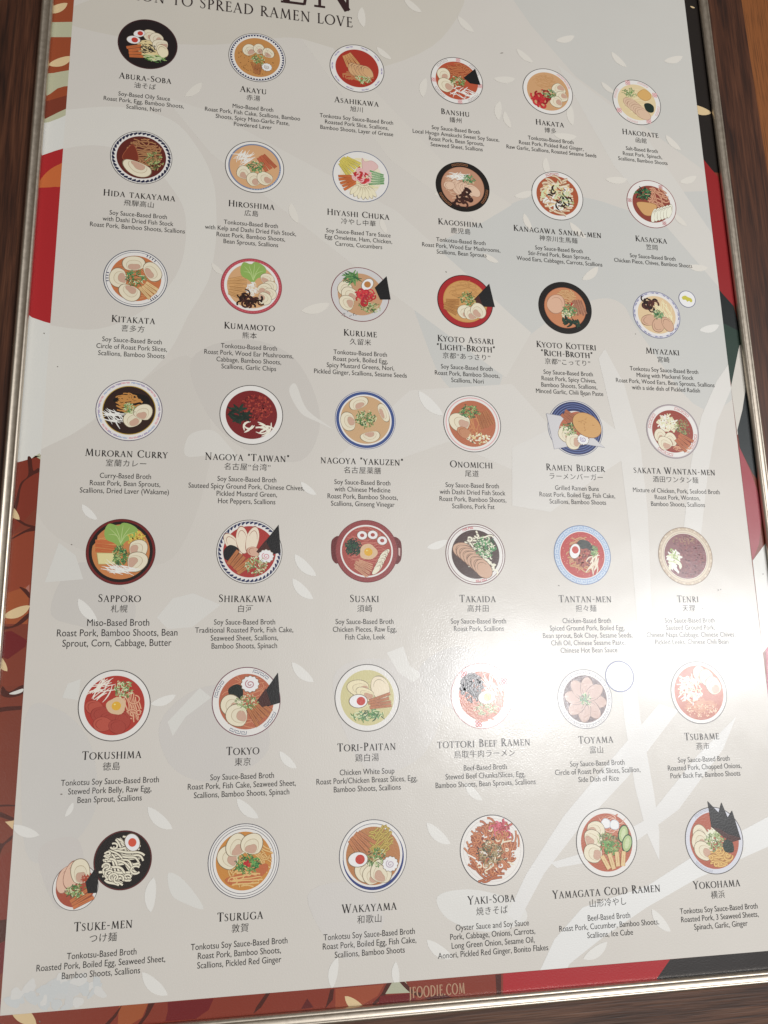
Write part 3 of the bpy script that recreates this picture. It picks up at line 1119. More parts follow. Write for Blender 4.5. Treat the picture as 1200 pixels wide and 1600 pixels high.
    def sticks(self, cx, cy, n, L, w, rot, col='bamboo', fan=0.0, gap=None, ln='bambooln', name='bamboo_shoots', origin=None):
        """sticks side by side; rot is the direction the sticks run"""
        I = self.part(name)
        R = self.rng
        c0 = K.get(col) or ink(col)
        l = K.get(ln) or ink(ln)
        gap = gap or w * 1.15
        for k in range(n):
            o = k - (n - 1) / 2
            a = math.radians(rot + fan * o + R.uniform(-3, 3))
            b = math.radians(rot + 90)
            x, y = cx + o * gap * math.cos(b) , cy + o * gap * math.sin(b)
            l2 = L * R.uniform(.85, 1.08) / 2
            q = R.uniform(-.04, .04) * L
            p0 = (x + (q - l2) * math.cos(a), y + (q - l2) * math.sin(a))
            p1 = (x + (q + l2) * math.cos(a), y + (q + l2) * math.sin(a))
            I.ribbon([p0, p1], w * 1.14, l)
            v = R.uniform(.92, 1.08)
            I.ribbon([p0, p1], w * .9, tuple(min(.9, t * v) for t in c0[:3]) + (1,))
            I.ribbon([((p0[0] * 3 + p1[0]) / 4, (p0[1] * 3 + p1[1]) / 4), ((p0[0] + p1[0] * 3) / 4, (p0[1] + p1[1] * 3) / 4)], w * .10, l)
        return self

    def naruto(self, cx, cy, r, pink='lilac'):
        I = self.part('fish_cake')
        for k, (s, c) in enumerate(((1.08, K['creamline']), (1.0, ink('DDD8D2')))):
            pts = []
            for j in range(48):
                a = 2 * PI * j / 48
                q = r * s * (1 + .07 * math.cos(12 * a))
                pts.append((cx + q * math.cos(a), cy + q * math.sin(a) * .9))
            I.poly(pts, c)
        pts = []
        for j in range(26):
            a = j * .42
            q = r * (.10 + .50 * j / 25)
            pts.append((cx + q * math.cos(a), cy + q * math.sin(a) * .85))
        I.ribbon(pts, r * .13, K.get(pink) or ink(pink))
        return self

    def specks(self, cx, cy, rx, ry, cols, n=50, s=.02, name='seasoning'):
        I = self.part(name)
        R = self.rng
        cs = [K.get(q) or ink(q) for q in cols]
        for k in range(n):
            a0 = R.uniform(0, 6.28)
            q = math.sqrt(R.random())
            I.ell(cx + rx * q * math.cos(a0), cy + ry * q * math.sin(a0), s * R.uniform(.5, 1.2), s * R.uniform(.4, .9), R.uniform(0, 3), R.choice(cs), 7, z=STEP * (1 + k % 12))
        I.z = STEP * 13
        return self

    def cabbage(self, cx, cy, rx, ry):
        I = self.part('cabbage_leaf')
        pts = [(-1, -.3), (-.75, -.9), (-.2, -.75), (.1, -1), (.6, -.85), (1, -.4), (.85, .3), (.35, .55), (0, 1), (-.45, .7), (-.9, .4)]
        I.poly(smooth([(cx + x * rx, cy + y * ry) for x, y in pts]), K['cabbage'])
        for x, y in ((-.7, -.5), (-.35, -.6), (.1, -.8), (.5, -.6), (.8, -.2), (-.75, 0)):
            I.ribbon(smooth([(cx, cy + .8 * ry), (cx + x * rx * .35, cy + .1 * ry), (cx + x * rx, cy + y * ry)], closed=False, k=4), .018, K['cabbageln'], taper=True)
        return self

    def greens(self, cx, cy, rx, ry, cols=('dkgreen', 'spinach', '2C5A3A'), n=22, w=.06, L=.3, name='greens'):
        return self.strands(cx, cy, rx, ry, list(cols), n, w, 0, 180, L, .06, name)

    def done(self, label=None):
        z = self.dish.z + 2 * STEP
        o = self.dish.build('bowl_picture', poster, W(self.u, self.v, 0) - W(UC, VC, 0))
        for name, I in self.jobs:
            if not I.v:
                continue
            top = max(-p[1] for p in I.v)
            I.v = [(x_, y_ - z, z_) for x_, y_, z_ in I.v]
            z += top + STEP
            I.build(name, o)
        if label:
            o['label'] = label
        return o


def plain(b, broth, rim='white', inner=.80, line='line'):
    b.rings((1.0, line), (.975, rim), (inner + .012, line if inner < .7 else broth), (inner, broth))


def dashed(b, broth, band='navy', inner=.80, n=44, rim='white', skew=.06, wd=.05):
    b.rings((1.0, 'line'), (.98, rim), (inner, broth))
    b.ticks(n, .875, .935, band, wd, skew=skew)
    b.dish.ring(.925, .945, K.get(band) or ink(band))


ROW = [0.0, 1.2125, 2.425, 3.6375, 4.85, 6.0625, 7.275]
# photograph position of each bowl's centre
PX = {(1, 1): (231, 69), (1, 2): (402, 90), (1, 3): (558, 107), (1, 4): (714, 126), (1, 5): (856, 143), (1, 6): (995, 160),
      (2, 1): (221, 246), (2, 2): (398, 261), (2, 3): (564, 276), (2, 4): (723, 292), (2, 5): (871, 306), (2, 6): (1018, 319),
      (3, 1): (212, 435), (3, 2): (393, 447), (3, 3): (563, 460), (3, 4): (727, 471), (3, 5): (883, 481), (3, 6): (1026, 492),
      (4, 1): (202, 641), (4, 2): (393, 648), (4, 3): (571, 656), (4, 4): (738, 662), (4, 5): (899, 669), (4, 6): (1051, 674),
      (5, 1): (189, 862), (5, 2): (390, 862), (5, 3): (573, 861), (5, 4): (743, 866), (5, 5): (910, 867), (5, 6): (1071, 869),
      (6, 1): (179, 1102), (6, 2): (385, 1096), (6, 3): (574, 1090), (6, 4): (753, 1087), (6, 5): (914, 1092), (6, 6): (1092, 1082),
      (7, 1): (192, 1344), (7, 2): (381, 1345), (7, 3): (583, 1337), (7, 4): (769, 1328), (7, 5): (948, 1316), (7, 6): (1116, 1313)}


def bowl(r, c, rad=RB):
    u, v = at(*PX[(r, c)])
    return Bowl(u, v, rad, r * 10 + c)


# ---- row 1
b = bowl(1, 1); b.rings((1, '3A1A1E'), (.965, 'black'))
b.noodles(.15, .2, .5, .38, 'straw', 18, .05)
b.pork(.06, -.36, .24, 60).pork(.3, -.24, .25, 30).pork(.44, .0, .27, 10, fat='cream').chashu(.5, .22, .26, 70, .7, 'D2C8A8')
b.egg(-.3, -.38, .19, -20).egg(-.48, -.1, .22, 0)
b.sticks(-.42, .36, 4, .5, .11, -12, 'orange', 4)
b.bits(.02, .2, .3, .2, ['black', '2A2422', '3C3A30'], 46, .035, 'nori_shreds')
b.strands(.25, .55, .32, .12, ['ltgreen', 'pale', 'green'], 34, .035, 5, 30, .3, .05, 'scallions'); b.done()
b = bowl(1, 2); dashed(b, 'B07C42', 'navy', .80, 56, skew=0, wd=.055)
b.sticks(.0, .45, 4, .5, .07, 88, '9A6236', -9)
b.specks(0, .05, .7, .65, ['6E4420', '7A4A2A', '4E3018'], 130, .02)
b.pork(-.28, -.26, .25, 50).pork(.06, -.34, .22, 70).pork(.38, -.22, .22, 100)
b.specks(.05, -.25, .5, .2, ['6E5A40', '4E4434'], 40, .015)
b.green(.06, .08, .26, .2, 60).naruto(.34, .36, .17, '8E8478'); b.done()
b = bowl(1, 3); plain(b, '9A2B1D', inner=.78); b.ticks(10, .91, .91, 'lilac', .1)
b.keys(range(0, 360, 36), .90, 'lilac', 18, .035)
b.noodles(.05, .3, .6, .2, 'A96A42', 10, .05)
b.sticks(-.25, -.3, 4, .55, .10, 62, 'B98552', 7)
for k in range(5):
    b.chashu(-.15 + .13 * k, .06 + .01 * k, .27, 75 - 6 * k, .62, 'BE966A')
b.green(.2, .45, .3, .17, 80, pale=True); b.done()
b = bowl(1, 4); plain(b, 'A5482C', inner=.80); b.keys((-128, -38, 48, 140), .89, '9A8E8A', 34, .09); b.seals((-85, 8, 85, 175), .89, 'pink')
b.noodles(.05, -.42, .5, .3, 'B0673E', 16, .045, edge='7E3A20')
b.pork(-.5, -.18, .28, 70).pork(-.42, .26, .32, 30)
b.strands(.2, .5, .45, .2, 'sprout', 26, .035, -15, 50, .42, .06)
b.green(.02, .05, .3, .26, 80); b.nori((.26, -.15), (.72, -.6), (.9, .08), (.5, .06)); b.done()
b = bowl(1, 5); plain(b, 'B98F64', inner=.82); b.keys((-38,), .90, 'pink', 50, .06)
b.noodles(-.1, -.4, .45, .3, 'B08456', 10, .025)
b.pork(.45, -.15, .28, -40).pork(.55, .16, .25, -20).pork(.32, .42, .27, 10)
b.tangle(-.28, .38, .36, .3, ['ginger', 'B42A2E', '8A141C'], 30, .07); b.green(.02, .1, .28, .2, 70, dark=True); b.done()
b = bowl(1, 6); plain(b, 'C9B78E', inner=.78); b.seals((-110, -28, 62, 150), .89, 'pink', .09); b.keys((-160, -68, 20, 108), .89, 'C49A98', 30, .08)
b.noodles(0, 0, .6, .6, 'D0C29C', 14, .03)
b.patch('bamboo_shoots', [(.05, -.35), (.35, -.62), (.62, -.42), (.55, -.2), (.3, -.12)], 'C29A5A', 'A87E40')
for k in range(4):
    b.chashu(-.25 + .15 * k, .1 + .13 * k, .33, 30, .66, 'C4A88E', 'A08068')
b.green(-.28, -.38, .3, .22, 70); b.patch('spinach', [(.3, .05), (.5, -.02), (.68, .1), (.66, .34), (.5, .4), (.34, .3)], 'spinach'); b.done()
# ---- row 2
b = bowl(2, 1); dashed(b, '561E18', '1A1E3A', .80, 40, skew=.12, wd=.07)
b.noodles(.1, -.2, .58, .46, 'A4754C', 24, .035, edge='5E3420'); b.bits(.42, .08, .3, .34, ['ltgreen', '5E6A3A', 'A08A5A', '3E4A2A'], 80, .045)
b.patch('bamboo_shoots', [(-.6, .0), (-.3, -.45), (-.1, .0), (-.2, .3), (-.5, .2)], '6E2A1A', '8E4A2E')
b.pork(-.12, .42, .28, -72, 1.7); b.done()
b = bowl(2, 2); plain(b, 'C0966C', inner=.84); b.dish.ring(.84, .89, ink('6A7690')); b.ticks(60, .845, .885, 'ltblue', .03)
b.strands(-.35, -.35, .25, .2, 'sprout', 22, .03, -30, 45, .5, .08)
b.sticks(.38, -.2, 3, .6, .12, 52, 'A8583A', 5, ln='8A4428')
b.pork(-.36, .28, .27, 100).pork(-.02, .5, .27, 60).pork(.36, .42, .28, 30); b.green(.02, .0, .33, .24, 90, dark=True); b.done()
b = bowl(2, 3); b.rings((1, '56607A'), (.975, 'white'), (.74, 'D0C7B0')); b.noodles(0, 0, .68, .66, 'D8CDA0', 24, .03, edge='BEB48E')
b.patch('ham', [(.05, -.72), (.12, -.1), (.55, -.35), (.6, -.5), (.4, -.66), (.15, -.6)], 'C9A8A4', 'B89490')
b.sticks(-.45, -.42, 6, .62, .09, 42, 'BFB050', 7, ln='94883A', name='omelette_strips')
b.sticks(.55, .02, 6, .55, .075, 2, '5E8A5A', -5, ln='CBD4B8', name='cucumber_strips')
b.sticks(-.48, .24, 5, .55, .09, -22, 'orange', -8, ln='8A3E1C', name='carrot_strips')
for k in range(7):
    a = math.radians(55 + 12 * k)
    b.chashu(.08 + .5 * math.cos(a), .12 + .5 * math.sin(a), .27, 55 + 12 * k, .30, 'D6CBAE', '8E8060')
b.tangle(.05, -.02, .26, .24, ['ginger', 'B8303A', 'D0A0A0'], 30, .06); b.done()
b = bowl(2, 4); b.rings((1, '15110F'), (.8, '8E6048'), (.785, 'AA7E64')); b.keys((-95, 22, 140), .89, '8A5A38', 40, .08)
b.noodles(-.1, .0, .6, .5, 'C0A084', 14, .03); b.strands(-.15, -.38, .35, .15, 'sprout', 24, .03, -15, 35, .45, .08)
for k in range(5):
    b.chashu(-.22 + .15 * k, .04 + .02 * k, .3, 70 - 8 * k, .6, 'C9AC94', '9A7862')
b.chashu(-.5, .0, .2, 0, .8, 'C9AC94', '9A7862')
b.green(.22, -.32, .28, .18, 60, dark=True); b.tangle(.02, .48, .42, .25, ['wood', '3A1C16'], 22, .085, 'wood_ear_mushrooms'); b.done()
b = bowl(2, 5); plain(b, '9C4C2C', inner=.80); b.keys((-100,), .88, 'red', 34, .09)
b.noodles(0, -.02, .68, .68, 'C9B79A', 26, .07, edge='8E5A3C'); b.strands(0, 0, .55, .5, ['sprout', 'cream', 'pale', 'straw'], 60, .075, -20, 60, .36, .1, 'stir_fried_vegetables')
b.strands(0, 0, .5, .5, ['nori', 'wood'], 16, .07, 20, 90, .34, .12, 'wood_ear_mushrooms'); b.bits(.35, .05, .35, .4, ['pale', 'ltgreen', 'sprout'], 40, .05)
b.strands(-.1, -.1, .5, .5, ['orange'], 8, .03, 30, 60, .3, .05, 'carrots'); b.done()
b = bowl(2, 6); plain(b, '80392D', inner=.76, line='7A3034'); b.seals((-60, 60, 185), .88, 'B0787A', .07)
b.noodles(.25, -.3, .42, .42, 'BE8E70', 14, .045, 40, edge='8A4A38'); b.patch('bamboo_shoots', [(-.6, .0), (-.2, -.05), (.2, .05), (.0, .45), (-.3, .5), (-.5, .3)], 'BC915C', '8A6034')
for k in range(6):
    b.chashu(.05 + .13 * k, .48 - .05 * k, .3, 108, .34, 'DCD4C0', '6E5A4A')
b.bits(-.3, -.4, .32, .24, ['dkgreen', 'spinach', '2F7A4A'], 60, .06, 'chives'); b.done()
# ---- row 3
b = bowl(3, 1); b.rings((1, '3E4658'), (.975, 'white'), (.93, '3E4658'), (.915, 'white'), (.80, 'B2683C')); b.ticks(4, .84, .92, 'navy', .03, -68, -42); b.ticks(4, .84, .92, 'navy', .03, 170, 195); b.ticks(4, .84, .92, 'navy', .03, 40, 60)
b.noodles(.0, 0, .72, .7, 'C08254', 18, .03, edge='9A5230'); b.pork(-.08, -.5, .29, 80, 1.15).pork(.5, -.26, .29, 150, 1.15).pork(-.52, .03, .29, 0, 1.15).pork(-.16, .5, .29, -70, 1.15)
b.sticks(.42, .38, 4, .5, .10, 40, 'C7A878', 6, ln='9A7444'); b.green(.0, .0, .32, .3, 110, dark=True); b.done()
b = bowl(3, 2); b.rings((1, '7A2A34'), (.98, 'A8424C'), (.89, 'white'), (.80, 'BE9468')); b.ticks(60, .92, .95, 'C06A70', .02)
b.sticks(-.45, .08, 6, .62, .11, 2, 'B88C58', 6, ln='8E6434'); b.cabbage(.05, -.5, .42, .38)
b.pork(.5, -.28, .23, 150).pork(.6, -.02, .23, 170).pork(.42, .1, .24, 150).pork(.6, .24, .22, 190).pork(.42, .42, .24, 200)
b.bits(.0, .12, .2, .26, ['sprout', 'white', 'cream'], 90, .04, 'garlic_chips'); b.tangle(-.05, .52, .45, .25, ['wood', '3E1A16', '1E0E0C'], 30, .06, 'wood_ear_mushrooms'); b.done()
b = bowl(3, 3); plain(b, 'B28A66', rim='BBB9B8', inner=.76, line='6E3038'); b.specks(-.4, .78, .25, .12, ['black'], 16, .018, 'sesame_seeds')
b.pork(-.52, -.18, .27, 60).pork(-.35, .05, .3, 40).pork(-.45, .34, .28, 10)
b.greens(-.28, -.6, .22, .12, ('3E6A3A', '2C5A3A', '5E8A4E'), 30, .06, .42); b.egg(.25, -.38, .24, -50, 'eggbrown', 0)
b.bits(.28, .46, .4, .2, ['green', 'ltgreen', 'dkgreen', 'pale'], 100, .035); b.tangle(.2, .05, .34, .26, ['ginger', 'C03038', '9A2030'], 34, .05)
b.nori((.5, -.28), (.92, -.74), (1.04, .12), (.68, .15)); b.done()
b = bowl(3, 4); b.rings((1, '3E1014'), (.97, '98191E'), (.79, 'B08240'), (.76, 'B98A50'))
b.noodles(.0, -.35, .55, .4, 'A87A44', 14, .02); b.sticks(-.5, .2, 5, .5, .09, 12, 'A5743C', 7, ln='7A4A22')
b.nori((.32, -.1), (.9, -.74), (1.06, .14), (.62, .16), (.45, .12), soft=[(.32, -.1), (.5, -.25), (.62, .15), (.45, .12)])
b.pork(-.02, .4, .28, 60).pork(.2, .46, .27, 80).pork(.44, .34, .3, 120); b.green(.08, -.08, .3, .28, 90); b.done()
b = bowl(3, 5); b.rings((1, '120E0D'), (.785, '8E4A30'), (.77, 'B47650'))
b.noodles(.05, -.42, .42, .24, 'C29A6C', 14, .035, edge='9A6A40'); b.chashu(-.34, -.12, .37, 120, .84, 'C49E84', '9A725C')
b.sticks(.5, -.05, 5, .62, .08, 78, '8A5A44', 4, ln='B08468'); b.specks(.05, .25, .22, .16, ['pale', 'cream', 'C8C49A'], 60, .035, 'minced_garlic')
b.patch('chili_paste', [(.06, -.14), (.18, -.22), (.3, -.18), (.28, -.1), (.12, -.06)], 'A02A20'); b.green(.15, .08, .28, .26, 80, dark=True)
b.greens(.2, .52, .3, .1, ('spinach', '1C3A2A', '16281F'), 16, .08, .36, 'chives'); b.done()
b = bowl(3, 6, .252); b.rings((1, '6A6E88'), (.97, 'C3C2C8'), (.88, 'white'), (.80, 'C8B08A')); b.keys(range(0, 360, 30), .925, '77799A', 22, .03); b.ticks(12, .90, .95, 'white', .03)
b.noodles(.32, -.12, .5, .34, 'D6CBA4', 14, .03, 65); b.tangle(-.25, -.4, .34, .28, ['wood', '4A221C', '1E0E0C'], 28, .07, 'wood_ear_mushrooms')
b.chashu(-.35, .25, .33, -15, .66).chashu(.04, .42, .33, -60, .74).chashu(.42, .38, .32, 60, .66); b.green(.06, -.02, .26, .2, 60, dark=True); b.done()
u, v = at(1073.5, 467.5); b = Bowl(u, v, .092, 77); b.rings((1, '5E607E'), (.93, 'DDDAD4'))
b.patch('pickled_radish', [(-.6, -.2), (-.2, -.4), (.1, -.25), (.5, -.1), (.6, .2), (.4, .35), (.2, .2), (.0, .3), (-.2, .1), (-.5, .1)], 'B5AE3C'); b.done('small round side dish of yellow pickled radish')
# ---- row 4
b = bowl(4, 1); b.rings((1, '5E5668'), (.975, 'white'), (.80, 'A88A2E'), (.775, '2A1712'))
b.keys(range(0, 360, 60), .90, '8A7AA0', 26, .04); b.keys(range(20, 380, 60), .90, 'C48A94', 18, .04); b.keys(range(40, 400, 60), .90, '8A9AB8', 18, .04)
b.patch('dried_laver', [(-.5, -.3), (-.2, -.5), (.2, -.55), (.55, -.45), (.6, -.1), (.3, -.2), (-.2, -.2)], '120C0B')
b.noodles(.0, -.2, .42, .3, 'B07A3A', 16, .04); b.strands(-.45, .22, .25, .18, 'sprout', 22, .035, 25, 40, .5, .05)
b.pork(.12, .3, .29, 60).pork(.42, .06, .29, 110); b.bits(.0, -.05, .19, .17, ['green', 'ltgreen', 'pale'], 60, .035); b.done()
b = bowl(4, 2); plain(b, '6C1518', inner=.80); b.specks(.15, -.25, .5, .42, ['8E2A20', '9A3A28', '561012', '7E1E1C'], 220, .04, 'ground_pork')
b.strands(.2, .48, .45, .15, 'D8CFC0', 11, .06, -10, 50, .5, .16, 'noodles'); b.greens(-.4, .0, .28, .22, ('spinach', '1A3226', '102018'), 26, .085, .42, 'chives'); b.done()
b = bowl(4, 3); b.rings((1, '2A3C74'), (.985, 'white'), (.965, 'blue'), (.87, 'white'), (.82, 'B8966E'))
b.pork(-.22, -.55, .21, 68, 1.55).pork(.60, -.27, .17, 156, 1.8).pork(-.56, .08, .25, -8, 1.3).pork(.15, .56, .19, 255, 1.7); b.bits(.02, -.03, .34, .3, ['green', 'dkgreen', 'ltgreen', '3E6A34', 'pale'], 150, .04); b.done()
b = bowl(4, 4); plain(b, 'A55E3E', inner=.80); b.dish.ring(.89, .925, ink('C89A9A'), n=90)
b.noodles(.05, -.02, .3, .4, 'B57A4A', 12, .03, 90); b.pork(-.42, -.02, .38, 20, .85).chashu(-.28, .34, .28, 30, .6, 'B07A58', '8A5234')
b.sticks(.45, -.18, 6, .62, .07, 68, 'A0643C', 3, ln='7A4226'); b.specks(.2, .5, .4, .2, ['cream', 'straw', 'D8CFB8'], 60, .045, 'pork_fat'); b.bits(-.08, -.42, .36, .24, ['green', 'dkgreen', 'ltgreen', '3E7A44'], 110, .04); b.done()
b = bowl(4, 5); b.rings((1, '4A5470'), (.98, 'white'), (.955, '222C58'))
for r_ in (.88, .80, .72):
    b.dish.ring(r_ - .012, r_ + .012, ink('5A6A98'), n=90)
b.rings((.62, 'C3BFBA'), (.56, 'A2583C'))
b.patch('paper_wrapper', [(-1.02, -.48), (-.4, -.4), (.3, -.5), (.55, -.2), (.6, .3), (1.02, .66), (.2, .55), (-.82, .78)], 'B9B8BA', '8A8A92', closed=False)
b.patch('ramen_filling', [(-.5, -.2), (-.1, -.55), (.3, -.5), (.5, .3), (.1, .6), (-.35, .5), (-.6, .2)], 'A45A3C')
b.sticks(-.2, -.38, 3, .5, .11, 40, '9A5A3C', 5); b.pork(-.35, .25, .3, 40).pork(-.1, .48, .3, 10).naruto(.25, .4, .2, 'lilac'); b.green(-.2, .05, .34, .24, 80)
I = b.part('ramen_bun'); I.ell(.43, -.12, .56, .42, .55, ink('7A5230'), 30); I.ell(.43, -.12, .54, .40, .55, ink('BB9058'), 30)
for k in range(9):
    I.ell(.43 + b.rng.uniform(-.3, .3), -.12 + b.rng.uniform(-.22, .22), .05, .02, b.rng.uniform(0, 3), ink('A87C48'), 8)
b.done()
b = bowl(4, 6); b.rings((1, '8A8084'), (.965, 'A89EA0'), (.94, 'white'), (.78, '8A3A2E')); b.keys((-60, 25, 115, 205), .86, 'B0686A', 40, .10)
b.bits(-.18, -.3, .36, .3, ['cream', 'D0CBAE', 'C2C29E', 'E0DCC8'], 90, .085, 'wontons'); b.bits(.38, -.12, .28, .34, ['6A7A4E', 'ltgreen', '8A8A5E', '4E5A3A'], 110, .035)
b.pork(-.48, .2, .26, 80).pork(-.12, .32, .26, 110).pork(-.34, .46, .27, 60); b.noodles(.3, .6, .35, .12, 'BE8A6A', 8, .03); b.sticks(.36, .36, 4, .55, .11, 40, 'A8603E', 8); b.done()
# ---- row 5
b = bowl(5, 1); b.rings((1, '4A1212'), (.98, '641818'), (.92, '1A100E'), (.83, 'B4723E'))
b.patch('bowl_wall', [(-.9, -.1), (-.88, -.3), (-.7, -.55), (-.72, -.3)], '1A100E')
b.noodles(-.3, -.2, .4, .25, 'C08A50', 10, .02); b.sticks(-.4, -.15, 3, .75, .12, 4, 'B0592E', 2, ln='B4723E')
b.cabbage(-.02, -.52, .48, .36); b.specks(.42, -.42, .28, .2, ['yellow', 'C9B04A', 'A88E30'], 80, .04, 'corn'); b.pork(.48, -.08, .3, 170).pork(.46, .3, .32, 175)
b.patch('butter', [(-.68, .05), (-.2, .05), (-.16, .38), (-.62, .38)], 'butter', 'A8A068', closed=False); b.strands(-.05, .52, .4, .12, 'sprout', 24, .03, 12, 28, .55, .04)
b.bits(-.02, .12, .22, .32, ['dkgreen', 'green', '2F6A3A', 'ltgreen'], 110, .045); b.done()
b = bowl(5, 2); dashed(b, '9A2C28', 'navy', .80, 44, skew=.10, wd=.055)
for x_, y_, a_ in ((-.5, -.2, -35), (-.22, -.36, -8), (.08, -.36, 12)):
    b.chashu(x_, y_, .42, 90 + a_, .44, 'D6C6B2', '8E5A4A')
b.chashu(.12, .0, .2, 20, .7, 'C09A84', '8E5A4A'); b.nori((.28, -.08), (.88, -.86), (.95, .02), (.62, .1), soft=[(.2, .0), (.48, -.36), (.68, .04), (.4, .14)])
b.patch('spinach', [(-.78, -.02), (-.6, -.2), (-.35, -.1), (-.33, .12), (-.5, .28), (-.74, .24)], 'nori'); b.sticks(-.3, .34, 5, .55, .11, -48, 'A8683C', 5)
b.naruto(.5, .14, .22, 'C08A90'); b.green(.2, .44, .36, .28, 110, pale=True); b.done()
b = bowl(5, 3)
for s in (-1, 1):
    b.dish.poly(smooth([(s * .85, -.42), (s * 1.08, -.36), (s * 1.13, -.05), (s * 1.08, .3), (s * .9, .36)]), ink('5E1E20'))
b.rings((1, '6A2A2A'), (.975, '84393A'), (.84, 'white'), (.79, '98443C')); b.dish.poly([(1.02, -.12), (1.08, -.1), (1.07, .16), (1.02, .12)], ink('B8A09A'))
b.noodles(0, -.1, .68, .62, 'B0685A', 14, .022); b.bits(-.42, -.12, .24, .26, ['spinach', 'dkgreen', '1A3A2A'], 90, .06, 'greens'); b.sticks(-.12, .52, 8, .55, .045, 30, 'B8886A', 3, ln='8A4A3C', name='leek')
for x_, y_ in ((-.14, -.5), (.2, -.52), (.5, -.34)):
    I = b.part('fish_cake'); I.ell(x_, y_, .17, .15, 0, K['creamline'], 20); I.ell(x_, y_, .155, .135, 0, ink('DEDAD4'), 20); I.ell(x_, y_, .07, .06, 0, ink('98443C'), 14)
b.rawegg(.05, .03, .28)
for k in range(5):
    b.chashu(.56 - .06 * k, .1 + .12 * k, .22, 135, .34, 'D8CEB8', '6E5040')
b.done()
b = bowl(5, 4); b.rings((1, '5A2A30'), (.975, 'white'), (.93, '6A3A40'), (.91, 'white'), (.80, '3A231E')); b.keys((-105, 80), .86, 'B03A48', 26, .06)
b.noodles(.1, -.2, .5, .5, 'D8D0BC', 16, .06, 20, edge='4A332A', amp=.3); b.tangle(.5, .3, .25, .3, ['D8D0BC'], 8, .06, 'noodles')
for k in range(7):
    b.chashu(-.42 + .11 * k, -.12 + .1 * k, .33, 15 + 6 * k, .74, 'B8957C', '6E4E3C')
b.bits(.32, -.24, .36, .34, ['2F7A44', 'green', 'dkgreen', '4E9A5C', 'CFCFB8'], 110, .05); b.done()
b = bowl(5, 5); b.rings((1, '56688A'), (.98, '8FA4C0'), (.80, 'D0CCC8'), (.775, 'A62A26')); b.keys(range(0, 360, 24), .89, 'C3CCD8', 22, .11)
b.specks(0, 0, .72, .72, ['C98A6A', 'D0A080'], 90, .016, 'sesame_seeds'); b.noodles(0, .02, .55, .55, 'B88A58', 20, .035, edge='8E4A2E')
b.specks(.05, .05, .38, .36, ['7A2A20', '8E3A2A', '5E1E18', 'A05040'], 160, .055, 'ground_pork'); b.patch('bok_choy', [(-.2, -.3), (-.05, -.5), (.25, -.45), (.4, -.2), (.42, .0), (.2, -.2), (.0, -.2)], '16201A')
b.bits(.42, -.1, .12, .2, ['green', 'ltgreen', '5E7A4E'], 40, .05, 'bok_choy_leaves'); b.strands(.34, .3, .18, .25, 'D6C8B4', 18, .04, -65, 30, .45, .06); b.egg(-.26, -.12, .25, -70); b.done()
b = bowl(5, 6); b.rings((1, '84705E'), (.975, 'C2B6A2'), (.90, '9A8672'), (.885, 'C2B6A2'), (.815, '9A8672'), (.80, 'CFC7B8'), (.775, '744448')); b.keys(range(0, 360, 18), .94, 'A8947C', 14, .04)
b.specks(.08, 0, .66, .7, ['7A4044', '562A2E', '84504E', '6A3438'], 260, .045, 'ground_pork'); b.bits(.0, -.55, .5, .12, ['A08060', '8E6E58'], 40, .03, 'chinese_chives')
b.strands(-.42, .25, .2, .36, ['sprout', 'CFD2BC', 'D8D8C8'], 26, .11, 50, 60, .3, .08, 'napa_cabbage'); b.bits(-.45, -.0, .1, .25, ['ltgreen', 'pale'], 14, .07, 'cabbage_stems'); b.done()
# ---- row 6
b = bowl(6, 1); plain(b, '9E2C20', inner=.82)
b.strands(-.35, -.42, .28, .22, 'D8CCC0', 24, .035, -35, 40, .5, .05); b.noodles(.46, .05, .46, .26, 'C89A7A', 12, .035, 78, edge='9A3A2A')
for x_, y_, r_ in ((-.55, .05, .25), (-.35, .25, .28), (-.1, .42, .27), (.25, .42, .26), (-.3, .52, .26), (.1, .6, .24)):
    b.chashu(x_, y_, r_, b.rng.uniform(0, 90), .75, b.rng.choice(['A03E30', '98382C', 'A64636']), '84281E')
b.rawegg(.05, .02, .27); b.green(.22, -.45, .28, .26, 100, pale=True); b.done()
b = bowl(6, 2); b.rings((1, '6A3A48'), (.975, 'white'), (.80, 'A55A3E')); b.keys((-62, 38, 105, 205), .89, '5A6478', 34, .085)
b.noodles(.0, .0, .7, .7, 'B87A58', 22, .03, edge='9A4A32'); b.patch('nori_piece', [(-.52, -.38), (-.3, -.5), (-.12, -.4), (-.12, -.12), (-.3, -.08), (-.5, -.2)], '101A16')
b.naruto(.1, -.5, .25, 'A87A80'); b.sticks(.36, .3, 5, .58, .10, 48, 'A8683C', 5); b.nori((.34, .0), (.92, -.82), (.99, .06), (.62, .16), soft=[(.3, .0), (.56, -.36), (.72, .1), (.46, .18)])
b.pork(-.42, .12, .33, 30).pork(-.25, .4, .34, 10); b.green(.02, .0, .34, .24, 90, pale=True); b.done()
b = bowl(6, 3); plain(b, 'B9B280', inner=.81)
b.noodles(.0, -.1, .6, .5, 'C2BC90', 10, .025); b.chashu(.4, -.28, .36, 70, .76, 'D3C6AC', '8E8468').pork(-.25, -.28, .36, 20, .66, 'B48C74', 'D0C6A2').pork(-.05, -.1, .3, 30, .6, 'B48C74', 'D0C6A2')
b.strands(.0, .5, .5, .14, ['green', 'dkgreen', 'pale', '5E8A5A'], 80, .035, 20, 80, .22, .04, 'scallions'); b.sticks(.38, .14, 4, .75, .08, -10, 'A86A46', 4); b.egg(-.28, .1, .27, 0, 'yolkred', .3); b.done()
b = bowl(6, 4); b.rings((1, '9A3038'), (.985, 'white'), (.74, 'AC5A40')); b.seals((-130, -30, 100), .85, 'B04048', .09)
